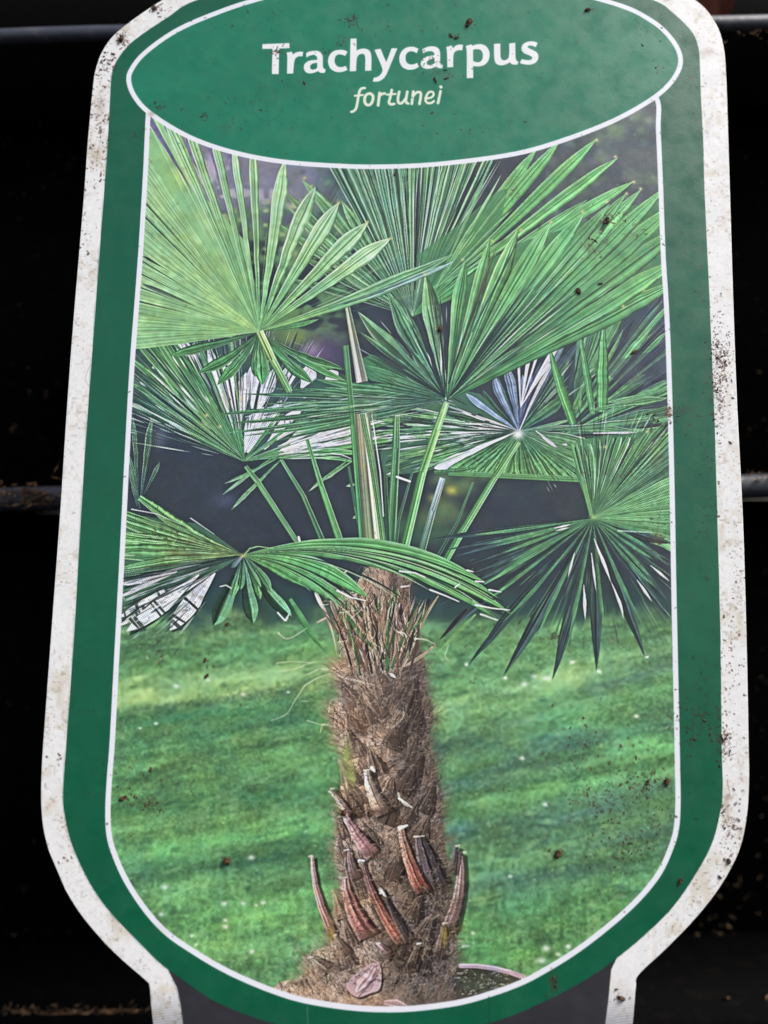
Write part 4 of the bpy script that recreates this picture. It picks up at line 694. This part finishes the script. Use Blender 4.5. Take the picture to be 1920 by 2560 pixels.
    for cx_, cy_, rr_, a in ((668,260,36,.2),(640,250,30,.1),(240,940,26,.18),(1600,2100,30,.16),(272,955,18,.16),(1730,2265,20,.08),(1705,2240,12,.07),(560,220,40,.07)):      # tide marks
        pts = [(cx_ + rr_ * math.cos(t) * (1 + .1 * math.sin(3 * t)), cy_ + rr_ * 1.2 * math.sin(t)) for t in np.linspace(0, 5.6, 26)]; cv.line(pts, 2.6, C(20, 60, 48), a)
    cv.line([(1817,1950),(1822,1975),(1828,2003)], 4, C(170,120,80), .5, 2); cv.line([(1560,1990),(1530,2002)], 3, DB, .3)
    for a, b_ in (((1780,1975),(1720,2020)),((1770,1940),(1712,1985)),((1700,1850),(1770,1790))): cv.line([a, b_], 1.6, C(20,70,55), .35)
    # two hairline creases across the foot of the border
    for x in (768, 1221): cv.line([(x, 2512 if x < 1000 else 2490), (x + 2, 2600)], 2.2, C(90, 140, 124) if x < 1000 else C(8, 60, 46), .6)
    c[:] = np.clip(c, 0, 1)
    return cv
# ================================================================ the scene
print_cv = paint_label()
coll = scene.collection
def tag(o, label=None, cat=None, group=None, kind=None):
    if label: o['label'] = label
    if cat: o['category'] = cat
    if group: o['group'] = group
    if kind: o['kind'] = kind
    return o
def link(o, parent=None):
    coll.objects.link(o)
    if parent is not None: o.parent = parent
    return o
def mesh_obj(name, verts, faces, mat, parent=None, uv=None, smooth=False):
    me = bpy.data.meshes.new(name); me.from_pydata(verts, [], faces); me.materials.append(mat)
    if uv is not None:
        l = me.uv_layers.new(name='print'); idx = np.zeros(len(me.loops), np.int32); me.loops.foreach_get('vertex_index', idx)
        l.data.foreach_set('uv', np.ascontiguousarray(uv[idx], dtype=np.float32).ravel())
    if smooth: me.shade_smooth()
    me.update(); return link(bpy.data.objects.new(name, me), parent)
def nodes(m): m.use_nodes = True; n = m.node_tree.nodes; return n, m.node_tree.links, n['Principled BSDF']

# ---- materials
img = bpy.data.images.new('label_print', CW, CH, alpha=False)      # made here, pixel by pixel, by the code above
buf = np.ones((CH, CW, 4), np.float32); buf[..., :3] = print_cv.c[::-1]; img.pixels.foreach_set(buf.ravel()); img.update(); img.pack()
m_print = bpy.data.materials.new('printed_card'); n, lk, p = nodes(m_print)
it = n.new('ShaderNodeTexImage'); it.image = img; it.interpolation = 'Cubic'; it.extension = 'EXTEND'; lk.new(it.outputs[0], p.inputs['Base Color'])
p.inputs['Roughness'].default_value = .38; p.inputs['IOR'].default_value = 1.5
tc = n.new('ShaderNodeTexCoord')
def noise_node(n, lk, src, scale, detail=4):
    q = n.new('ShaderNodeTexNoise'); q.inputs['Scale'].default_value = scale; q.inputs['Detail'].default_value = detail; lk.new(src, q.inputs['Vector']); return q
na = noise_node(n, lk, tc.outputs['Object'], 260, 5); nb = noise_node(n, lk, tc.outputs['Object'], 2600, 3)
mr = n.new('ShaderNodeMapRange'); mr.inputs[1].default_value = .35; mr.inputs[2].default_value = .7; mr.inputs[3].default_value = .3; mr.inputs[4].default_value = .52; lk.new(na.outputs['Fac'], mr.inputs[0]); lk.new(mr.outputs[0], p.inputs['Roughness'])
b1 = n.new('ShaderNodeBump'); b1.inputs['Strength'].default_value = .12; b1.inputs['Distance'].default_value = .0004; lk.new(na.outputs['Fac'], b1.inputs['Height'])
b2 = n.new('ShaderNodeBump'); b2.inputs['Strength'].default_value = .25; b2.inputs['Distance'].default_value = .00005; lk.new(nb.outputs['Fac'], b2.inputs['Height']); lk.new(b1.outputs[0], b2.inputs['Normal']); lk.new(b2.outputs[0], p.inputs['Normal'])

def plastic(name, col, rough, spec, bump=.0003, sc=900, dust=None):
    m = bpy.data.materials.new(name); n, lk, p = nodes(m); tc = n.new('ShaderNodeTexCoord'); na = noise_node(n, lk, tc.outputs['Object'], sc, 5)
    p.inputs['Base Color'].default_value = (*col, 1); p.inputs['Roughness'].default_value = rough; p.inputs['Specular IOR Level'].default_value = spec
    b = n.new('ShaderNodeBump'); b.inputs['Strength'].default_value = .4; b.inputs['Distance'].default_value = bump; lk.new(na.outputs['Fac'], b.inputs['Height']); lk.new(b.outputs[0], p.inputs['Normal'])
    if dust:
        nd = noise_node(n, lk, tc.outputs['Object'], 350, 8); cr = n.new('ShaderNodeValToRGB'); cr.color_ramp.elements[0].position = .52; cr.color_ramp.elements[0].color = (*col, 1); cr.color_ramp.elements[1].position = .8; cr.color_ramp.elements[1].color = (*dust, 1)
        lk.new(nd.outputs['Fac'], cr.inputs[0]); lk.new(cr.outputs[0], p.inputs['Base Color'])
    return m
m_rim = plastic('black_plastic_rim', (.042, .045, .056), .45, .5, .00025, 700, (.10, .094, .09))
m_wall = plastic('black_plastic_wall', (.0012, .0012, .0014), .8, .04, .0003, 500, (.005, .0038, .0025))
m_clay = plastic('terracotta', (.16, .05, .035), .85, .2, .0004, 400, (.08, .03, .02))
def soil_mat(name, a, b_, sc=600, rough=.9):
    m = bpy.data.materials.new(name); n, lk, p = nodes(m); tc = n.new('ShaderNodeTexCoord'); na = noise_node(n, lk, tc.outputs['Object'], sc, 3)
    cr = n.new('ShaderNodeValToRGB'); cr.color_ramp.elements[0].position = .35; cr.color_ramp.elements[0].color = (*a, 1); cr.color_ramp.elements[1].position = .68; cr.color_ramp.elements[1].color = (*b_, 1)
    lk.new(na.outputs['Fac'], cr.inputs[0]); lk.new(cr.outputs[0], p.inputs['Base Color']); p.inputs['Roughness'].default_value = rough; p.inputs['Specular IOR Level'].default_value = .25; return m
m_soil = soil_mat('dark_soil', (.03, .017, .010), (.11, .062, .034), 2500)
m_litter = soil_mat('dry_litter', (.03, .018, .009), (.24, .16, .08), 300)
m_root = soil_mat('root_fibre', (.10, .05, .025), (.36, .22, .11), 400)
m_white = bpy.data.materials.new('white_grit'); nodes(m_white)[2].inputs['Base Color'].default_value = (.6, .6, .56, 1)

# ---- the plant label
s = D / FPX
VB = -1440                                                    # the label's foot, below the frame
label = link(bpy.data.objects.new('plant_label', None))
label.rotation_euler = (-TH, 0, 0)
label.location = (0, D + VB * s * math.sin(TH), CZ + VB * s * math.cos(TH))
tag(label, 'soil-flecked plastic plant label, white edge, green border and palm tree picture', 'plant label')
def loc3(cx, cy, lift=0.):    # canvas point -> label local metres
    return ((cx + U0) * s, -lift, (V1 - cy - VB) * s)
def uvof(cx, cy): return (cx / CW, 1 - cy / CH)
from mathutils.geometry import tessellate_polygon
o = Ps(spline(OUTER[8:-6], 8, closed=False)); tailp = Ps(OUTER[:8]); rest = Ps(OUTER[-6:])
o = np.concatenate([Ps(spline(OUTER[:8], 4, closed=False))[:-1], o, rest])
N = len(o); TK = .00055; bv = .00010
ctr = o.mean(0)
tn = np.roll(o, -1, 0) - np.roll(o, 1, 0); tn /= np.linalg.norm(tn, axis=1)[:, None] + 1e-9; nr = np.stack([-tn[:, 1], tn[:, 0]], 1)
area = np.sum(o[:, 0] * np.roll(o[:, 1], -1) - np.roll(o[:, 0], -1) * o[:, 1]); nr *= (1 if area > 0 else -1)
inn = o + nr * (bv / s)
V = [loc3(*q, 0) for q in inn] + [loc3(*q, -bv) for q in o] + [loc3(*q, -TK) for q in o]
UV = np.array([uvof(*q) for q in inn] + [uvof(*q) for q in o] * 2)
tris = tessellate_polygon([[Vector((q[0], q[1], 0)) for q in inn]])
F = []
for t in tris:
    a, b_, c_ = t; cr_ = (inn[b_] - inn[a])[0] * (inn[c_] - inn[a])[1] - (inn[b_] - inn[a])[1] * (inn[c_] - inn[a])[0]
    f = (a, b_, c_) if cr_ < 0 else (a, c_, b_)
    F.append(f); F.append(tuple(2 * N + k for k in reversed(f)))
for i in range(N):
    j = (i + 1) % N
    for k in (0, N): F.append((k + i, k + j, k + N + j, k + N + i))
card = mesh_obj('card', V, F, m_print, label, UV)
bm = bmesh.new(); bm.from_mesh(card.data); bmesh.ops.recalc_face_normals(bm, faces=bm.faces); bm.to_mesh(card.data); bm.free()
# the printed areas, each a skin of ink on the card
STEP = 4
gy, gx = CH // STEP, CW // STEP
idg = print_cv.id[STEP // 2::STEP, STEP // 2::STEP][:gy, :gx]
def skin(idn, name, parent, lift=.00005):
    ys, xs = np.nonzero(np.isin(idg, idn))
    if len(ys) == 0: return None
    W1 = gx + 1; q = np.stack([(ys + 1) * W1 + xs, (ys + 1) * W1 + xs + 1, ys * W1 + xs + 1, ys * W1 + xs], 1)
    u, inv = np.unique(q, return_inverse=True); inv = inv.reshape(q.shape); vy, vx = u // W1 * STEP, u % W1 * STEP
    co = np.stack([(vx + U0) * s, np.full(len(u), -lift), (V1 - vy - VB) * s], 1).astype(np.float32)
    me = bpy.data.meshes.new(name); me.vertices.add(len(u)); me.vertices.foreach_set('co', co.ravel()); nf = len(inv)
    me.loops.add(nf * 4); me.loops.foreach_set('vertex_index', inv.ravel().astype(np.int32)); me.polygons.add(nf)
    me.polygons.foreach_set('loop_start', np.arange(0, nf * 4, 4, dtype=np.int32)); me.update(calc_edges=True)
    l = me.uv_layers.new(name='print'); uv = np.stack([vx / CW, 1 - vy / CH], 1)[inv.ravel()]; l.data.foreach_set('uv', uv.astype(np.float32).ravel())
    me.materials.append(m_print); return link(bpy.data.objects.new(name, me), parent)
by = {}
for k, (nm, par) in IDS.items(): by.setdefault(par, []).append((k, nm))
tops = {nm: k for k, nm in by['label']}
skin([tops['green_border']], 'green_border', label); skin([tops['dark_stem_print']], 'dark_stem_print', label); skin([tops['white_keyline']], 'white_keyline', label)
name_panel = skin([tops['name_oval']], 'name_oval', label)
for k, nm in by['oval']: skin([k], nm, name_panel)
pic_ids = [k for k, nm in by['picture'] if nm == 'printed_backdrop']
picture = skin(pic_ids, 'palm_picture', label)
for k, nm in by['picture']:
    if k not in pic_ids: skin([k], nm, picture)

# ---- the black crate behind it: rounded rims with deep dark bays between
def at(x, y, Y): return Vector(((x - 960) / FPX * Y, Y, (1280 - y) / FPX * Y + CZ))
crate = link(bpy.data.objects.new('plastic_crate', None)); YR = .165
ROLL = math.radians(-1.1); crate.location = (0, YR, CZ - .14); crate.rotation_euler = (0, ROLL, 0)
tag(crate, 'black plastic crate with two rounded grey-lit rims and dirty dark bays', 'crate')
def extrude(name, prof, mat, x0=-.6, x1=.6, nx=120, seed=0, amp=.00025):
    r = random.Random(seed); n_ = len(prof); V = []; F = []
    for i in range(nx + 1):
        x = x0 + (x1 - x0) * i / nx; wob = amp * math.sin(i * .7 + seed) 
        for (y, z) in prof: V.append((x, y, z + wob))
    for i in range(nx):
        for k in range(n_):
            a, b_ = i * n_ + k, i * n_ + (k + 1) % n_; F.append((a, b_, b_ + n_, a + n_))
    F.append(tuple(range(n_ - 1, -1, -1))); F.append(tuple(nx * n_ + k for k in range(n_)))
    ob = mesh_obj(name, V, F, mat, crate, smooth=True)
    bm = bmesh.new(); bm.from_mesh(ob.data); bmesh.ops.recalc_face_normals(bm, faces=bm.faces); bm.to_mesh(ob.data); bm.free(); return ob
def zc(y, Y=YR): return (1280 - y) / FPX * Y + .14
def bead(yc, half, depth, Y=YR, drop=.006):
    z = zc(yc, Y); r_ = half / FPX * Y; p = []
    for k in range(13):
        a = math.radians(90 + 15 * k); p.append((r_ * math.cos(a) * .9, z + r_ * math.sin(a)))
    p += [(depth, z - r_), (depth, z + r_)]
    return p
extrude('rim', bead(76, 20, .03), m_rim, seed=1)
extrude('rim', bead(1233, 30, .03), m_rim, seed=2)
extrude('ledge', [(-.002, zc(2545)), (-.002, zc(2600)), (.034, zc(2600)), (.034, zc(2545))], m_wall, seed=3)
YW = .030
def slab(name, y0, y1, yb, t=.003, seed=5): return extrude(name, [(yb, zc(y0)), (yb, zc(y1)), (yb + t, zc(y1)), (yb + t, zc(y0))], m_wall, seed=seed)
slab('bay_panel', 96, 1203, YW); slab('bay_panel', 1263, 2545, YW); 
slab('back_board', -1800, 300, .10); slab('foot_panel', 2600, 3000, .028)
# ---- terracotta pot glimpsed over the top rim
def lathe(name, prof, mat, loc, n_=64, parent=None):
    V = []; F = []
    for (r_, z) in prof:
        for k in range(n_): a = 2 * math.pi * k / n_; V.append((r_ * math.cos(a), r_ * math.sin(a), z))
    for i in range(len(prof) - 1):
        for k in range(n_): a, b_ = i * n_ + k, i * n_ + (k + 1) % n_; F.append((a, b_, b_ + n_, a + n_))
    ob = mesh_obj(name, V, F, mat, parent, smooth=True); ob.location = loc; return ob
pot = lathe('terracotta_pot', [(.0, 0), (.026, 0), (.030, .002), (.037, .07), (.042, .071), (.043, .09), (.041, .091), (.038, .09), (.034, .01), (0, .01)], m_clay, (.0665, .236, CZ + .085))
tag(pot, 'dull red terracotta pot glimpsed behind the upper crate rim, top right corner', 'flower pot')

# ---- soil crumbs stuck on the label (each a lump of its own)
def crumb_mesh(seed, sx, sy, sz, cut=1):
    r = random.Random(seed); bm = bmesh.new(); bmesh.ops.create_icosphere(bm, subdivisions=2, radius=.5)
    from mathutils import noise as mn
    for v in bm.verts:
        f = .8 + .3 * r.random() + .75 * mn.noise(v.co * 4.5 + Vector((seed * 3.1, 0, 0))); v.co = Vector((v.co.x * sx * f, v.co.y * sz * f, v.co.z * sy * f))
    me = bpy.data.meshes.new('soil_crumb'); bm.to_mesh(me); bm.free(); me.materials.append(m_soil); return me
def on_label(x, y, lift=0.):
    cx, cy = P((x, y)); return label_mat @ Vector(loc3(cx, cy, lift))
label_mat = Matrix.Translation(label.location) @ Matrix.Rotation(-TH, 4, 'X')
CR = [(1172,58,13,26,25,'chunky brown soil crumb, largest one above the plant name lettering'),
 (1128,90,6,16,-35,'dark sliver of soil close above the letter r, beside a flat sliver'), (1142,95,6,16,70,'flat dark splinter of soil lying level above the letter r'),
 (1446,729,11,20,-30,'plump dark soil crumb on the bright green palm leaf, right middle'), (1502,709,6,14,80,'small flat soil crumb on the palm leaf near its right tips'),
 (1586,880,7,20,65,'brown soil sliver on the dark palm fan by the right keyline'), (1100,823,11,14,0,'round reddish crumb on the upright narrow leaflet in the middle'),
 (1516,553,15,20,40,'ragged rust-brown crumb on the upper right palm leaf'), (568,2152,18,16,0,'square brown crumb alone on the lawn, lower left of trunk'),
 (1394,2134,14,24,35,'brown crumb on the shaded lawn, lower right of the trunk'), (306,1996,9,20,60,'brown sliver on the lawn beside the left keyline, low down'),
 (377,1924,7,12,0,'tiny dark crumb on the lawn, left, above the sliver by the keyline'), (1701,2202,10,18,30,'dark crumb on the green border, lower right curve'),
 (1821,2153,8,16,10,'red-brown crumb on the white edge, lower right curve'), (1800,2193,6,9,-40,'small black crumb at the very rim of the white edge, lower right'),
 (1553,2495,9,18,-65,'brown crumb on the narrow white neck, right side'), (1541,2473,5,9,80,'tiny crumb high on the white neck, right side'),
 (1469,25,10,18,75,'dark crumb near the top of the green oval, right of centre'), (1088,200,6,20,-20,'thin black splinter just under the letter a'), (1117,196,5,15,70,'short level splinter under the letter r of the plant name'),
 (304,98,13,20,20,'dark brown crumb on the white edge, upper left curve'), (386,21,9,14,0,'brown crumb on the white edge near the top of the frame, left'),
 (860,2031,12,15,0,'dark crumb at the left end of the row across the trunk'), (887,2031,12,16,10,'dark crumb in the middle of the row across the trunk'), (926,2034,10,17,-15,'dark crumb at the right end of the row across the trunk'),
 (569,1560,7,12,60,'small black crumb under the hanging palm leaflet, left of trunk'), (513,1650,8,12,20,'brown crumb on the pale strip of lawn, upper of two'), (517,1690,8,13,50,'brown crumb on the pale strip of lawn, lower of two'),
 (986,437,6,9,0,'tiny crumb on the dark leaves under the middle of the oval'), (1618,1957,9,14,20,'brown crumb on lawn near the right keyline, left of a darker one'), (1666,1955,12,17,0,'dark ragged crumb touching the right keyline beside the lawn')]
for i, (x, y, a, b_, rot, lab) in enumerate(CR):
    me = crumb_mesh(i + 3, a * s * 1.05, b_ * s * 1.05, min(a, b_) * s * .7); ob = link(bpy.data.objects.new('soil_crumb', me))
    ob.location = on_label(x, y, min(a, b_) * s * .18); ob.rotation_euler = (-TH, math.radians(rot), 0)
    tag(ob, lab, 'soil crumb', 'soil crumbs stuck on the plant label')
# fine crumbs, too many to count
rr = random.Random(77); V = []; F = []
def bit(V, F, c, w_, l_, h_, ang, basis):
    """small irregular splinter: 6 points"""
    ca, sa = math.cos(ang), math.sin(ang); X, Yv, Z = basis; L = X * ca + Z * sa; W = X * -sa + Z * ca; k = len(V)
    V += [c - L * l_ * (.8 + .4 * rr.random()), c + L * l_ * (.8 + .4 * rr.random()), c + W * w_ * (.7 + .6 * rr.random()), c - W * w_ * (.7 + .6 * rr.random()), c + Yv * h_, c - Yv * h_ * .4]
    for a, b_, d in ((0, 2, 4), (2, 1, 4), (1, 3, 4), (3, 0, 4), (2, 0, 5), (1, 2, 5), (3, 1, 5), (0, 3, 5)): F.append((k + a, k + b_, k + d))
LB = (Vector((1, 0, 0)), (label_mat.to_3x3() @ Vector((0, -1, 0))), (label_mat.to_3x3() @ Vector((0, 0, 1))))
spots = [(275,150,14,22,16),(305,97,9,10,10),(386,22,12,8,8),(1790,900,16,55,40),(1800,1000,14,60,18),(1810,1850,14,24,26),(1750,1800,26,26,16),(1620,1960,46,24,26),(1480,2010,50,40,24),(1560,2110,60,36,26),(880,2032,34,10,16),(1382,2459,7,16,10),(1475,620,26,26,16),(1530,548,24,6,10),(1085,160,30,20,12),(880,51,12,9,8),(345,2010,34,12,12),(1650,1040,36,12,20),(1450,1840,50,50,14),(1820,2060,14,50,18),(250,300,16,80,16),(1395,2134,26,10,10),(780,150,60,60,10),(1640,80,40,50,10)]
for x, y, sx, sy, n_ in spots:
    for i in range(n_):
        xx_, yy_ = rr.gauss(x, sx), rr.gauss(y, sy); sz = (1.2 + 3.2 * rr.random() ** 2) * s
        bit(V, F, on_label(xx_, yy_, sz * .2), sz * .6, sz * (1 + rr.random()), sz * .5, rr.random() * 6.3, LB)
for i in range(260):
    x = rr.uniform(170, 1830); y = rr.uniform(0, 2500); sz = (1. + 2. * rr.random() ** 3) * s; edge_l = 229 - .072 * (y - 241) + 60; edge_r = 1822 + .03 * (y - 338) - 30
    if not (edge_l < x < edge_r) or (y > 2050 and (x < 420 or x > 1480)) or y < 160 and (x < 400 or x > 1700): continue
    bit(V, F, on_label(x, y, sz * .2), sz * .6, sz * (1 + rr.random()), sz * .5, rr.random() * 6.3, LB)
fine = mesh_obj('soil_specks', V, F, m_soil); tag(fine, 'fine dark soil specks sprinkled over the plant label', 'soil', kind='stuff')

# ---- litter on the crate: pale chaff on the dark walls, roots and fibres on the rims
def crate_pt(x, y, Y): return at(x, y, Y)
V = []; F = []; CB = (Vector((1, 0, 0)), Vector((0, -1, 0)), Vector((0, 0, 1)))
YP = YR + YW - .0006
def litter(n_, x0, x1, y0, y1, smin, smax, V, F):
    for i in range(n_):
        x, y = rr.uniform(x0, x1), rr.uniform(y0, y1); sz = (smin + (smax - smin) * rr.random() ** 3) / FPX * YP
        bit(V, F, crate_pt(x, y, YP), sz * .35, sz * (1 + rr.random()), sz * .3, rr.random() * 6.3, CB)
litter(150, -10, 260, 125, 500, 1, 6, V, F); litter(60, 0, 170, 500, 1190, 1, 4, V, F); litter(60, 1830, 1930, 110, 1180, 1, 6, V, F); litter(90, 0, 380, 1290, 2500, 1, 5, V, F)
litter(100, 0, 370, 2250, 2520, 1, 6, V, F); litter(130, 1590, 1930, 2200, 2500, 1, 6, V, F); litter(70, 1880, 1930, 1300, 2200, 1, 5, V, F)
chaff = mesh_obj('chaff', V, F, m_litter); tag(chaff, 'pale chaff and crumbs scattered over the dark crate walls', 'litter', kind='stuff')
V = []; F = []
def tube(V, F, pts, r_, n_=5):
    prev = None
    for i, p in enumerate(pts):
        d = (pts[min(i + 1, len(pts) - 1)] - pts[max(i - 1, 0)]).normalized(); u = d.cross(Vector((0, 1, .1))).normalized(); v = d.cross(u)
        rad = r_ * (1 - .7 * abs(i / (len(pts) - 1) - .4)); ring = []
        for k in range(n_): a = 2 * math.pi * k / n_; ring.append(len(V)); V.append(p + (u * math.cos(a) + v * math.sin(a)) * rad)
        if prev:
            for k in range(n_): F.append((prev[k], prev[(k + 1) % n_], ring[(k + 1) % n_], ring[k]))
        prev = ring
def curl(x, y, Y, L, ang, bend, r_px, V, F, n_=7):
    pts = []; px_, py_ = x, y; a = ang
    for i in range(n_):
        pts.append(at(px_, py_, Y - .0004 + .0008 * math.sin(i * 1.3 + x))); px_ += L / n_ * math.cos(a); py_ -= L / n_ * math.sin(a); a += bend * rr.uniform(.3, 1.7) / n_
    tube(V, F, pts, r_px / FPX * Y)
YF = YR - .0022
for i in range(95):
    x = rr.uniform(-10, 148); y = rr.gauss(1248 - .02 * x, 14); curl(x, min(max(y, 1206), 1284), YF if y < 1262 else YR + .001, rr.uniform(8, 46), rr.uniform(-.5, .6), rr.uniform(-1.5, 1.5), rr.uniform(.7, 1.7), V, F)
for a_ in ((60,1272,90,.5,.4,1.5),(30,1265,120,.25,.5,1.8),(128,1192,60,1.0,.15,.8),(130,1194,26,.0,-.6,1.8),(66,1210,18,.6,-2.2,1.6),(0,1214,14,1.1,.3,2.2),(86,1262,50,.3,.5,2.0),(40,1232,80,.12,.2,1.2)): curl(a_[0], a_[1], YF - .0003, *a_[2:], V, F)
for i in range(16): curl(rr.uniform(1862, 1930), rr.uniform(1184, 1200), YF, rr.uniform(6, 24), rr.uniform(-.6, .8), 1, rr.uniform(.6, 1.4), V, F)
for i in range(10): curl(rr.uniform(1800, 1920), rr.uniform(78, 110), YF, rr.uniform(8, 26), rr.uniform(-.8, 1.4), 2, rr.uniform(.6, 1.3), V, F)
for i in range(26): curl(rr.uniform(0, 250), rr.uniform(118, 240), YP, rr.uniform(10, 26), rr.uniform(-.8, .8), 1.6, rr.uniform(.8, 1.7), V, F)
for a_ in ((14,2536,360,.0,.1,2.2),(30,2530,60,.1,-1,4.0),(75,2545,26,-.6,.4,4),(150,2530,60,.05,.1,3.2),(205,2534,90,.05,-.1,4.2),(240,2530,60,.1,-.2,5.0),(320,2530,30,.1,.1,4.5)): curl(a_[0], a_[1], YR + .004, *a_[2:], V, F)
for i in range(60): curl(rr.uniform(0, 375), rr.gauss(2530, 7), YR + .004, rr.uniform(6, 30), rr.uniform(-.8, .8), 1, rr.uniform(.8, 2.2), V, F)
for a_ in ((1838,2530,50,.7,-1.1,4.0),(1840,2545,90,.55,-.7,3.6),(1905,2510,40,.9,.3,3.0),(1850,2532,70,.0,.3,3.6),(1770,2540,14,1.9,.2,2.2),(1812,2494,18,-.1,-.2,2.0)): curl(a_[0], a_[1], YR + .004, *a_[2:], V, F)
for i in range(46): curl(rr.uniform(1590, 1920), rr.uniform(2390, 2500), YP, rr.uniform(5, 16), rr.uniform(-1, 1), 1, rr.uniform(.7, 1.9), V, F)
roots = mesh_obj('root_fibres', V, F, m_root); tag(roots, 'tangle of dry brown root fibres and peat caught on the crate rims', 'root fibres', kind='stuff')
V = []; F = []
for i in range(260):
    x = rr.uniform(-10, 150); y = rr.gauss(1250, 14); sz = rr.uniform(1, 3.6) / FPX * YR; bit(V, F, at(x, min(max(y, 1208), 1290), YF + (.0 if y < 1262 else .002)), sz * .7, sz, sz * .6, rr.random() * 6, CB)
for i in range(120): x = rr.uniform(0, 375); y = rr.gauss(2532, 7); sz = rr.uniform(1, 4.2) / FPX * YR; bit(V, F, at(x, y, YR + .003), sz * .6, sz * 1.4, sz * .6, rr.random() * 6, CB)
for i in range(50): x = rr.uniform(1862, 1930); y = rr.gauss(1192, 6); sz = rr.uniform(1, 2.6) / FPX * YR; bit(V, F, at(x, y, YF), sz * .7, sz, sz * .6, rr.random() * 6, CB)
peat = mesh_obj('peat_crumbs', V, F, m_soil); tag(peat, 'dark peat crumbs gathered on the lower crate rim and foot', 'peat', kind='stuff')
me = crumb_mesh(99, .0006, .0006, .0005); me.materials.clear(); me.materials.append(m_white); g = link(bpy.data.objects.new('white_grit', me)); g.location = at(7, 194, YP)
tag(g, 'single white grit grain on the dark crate wall, upper left', 'grit')
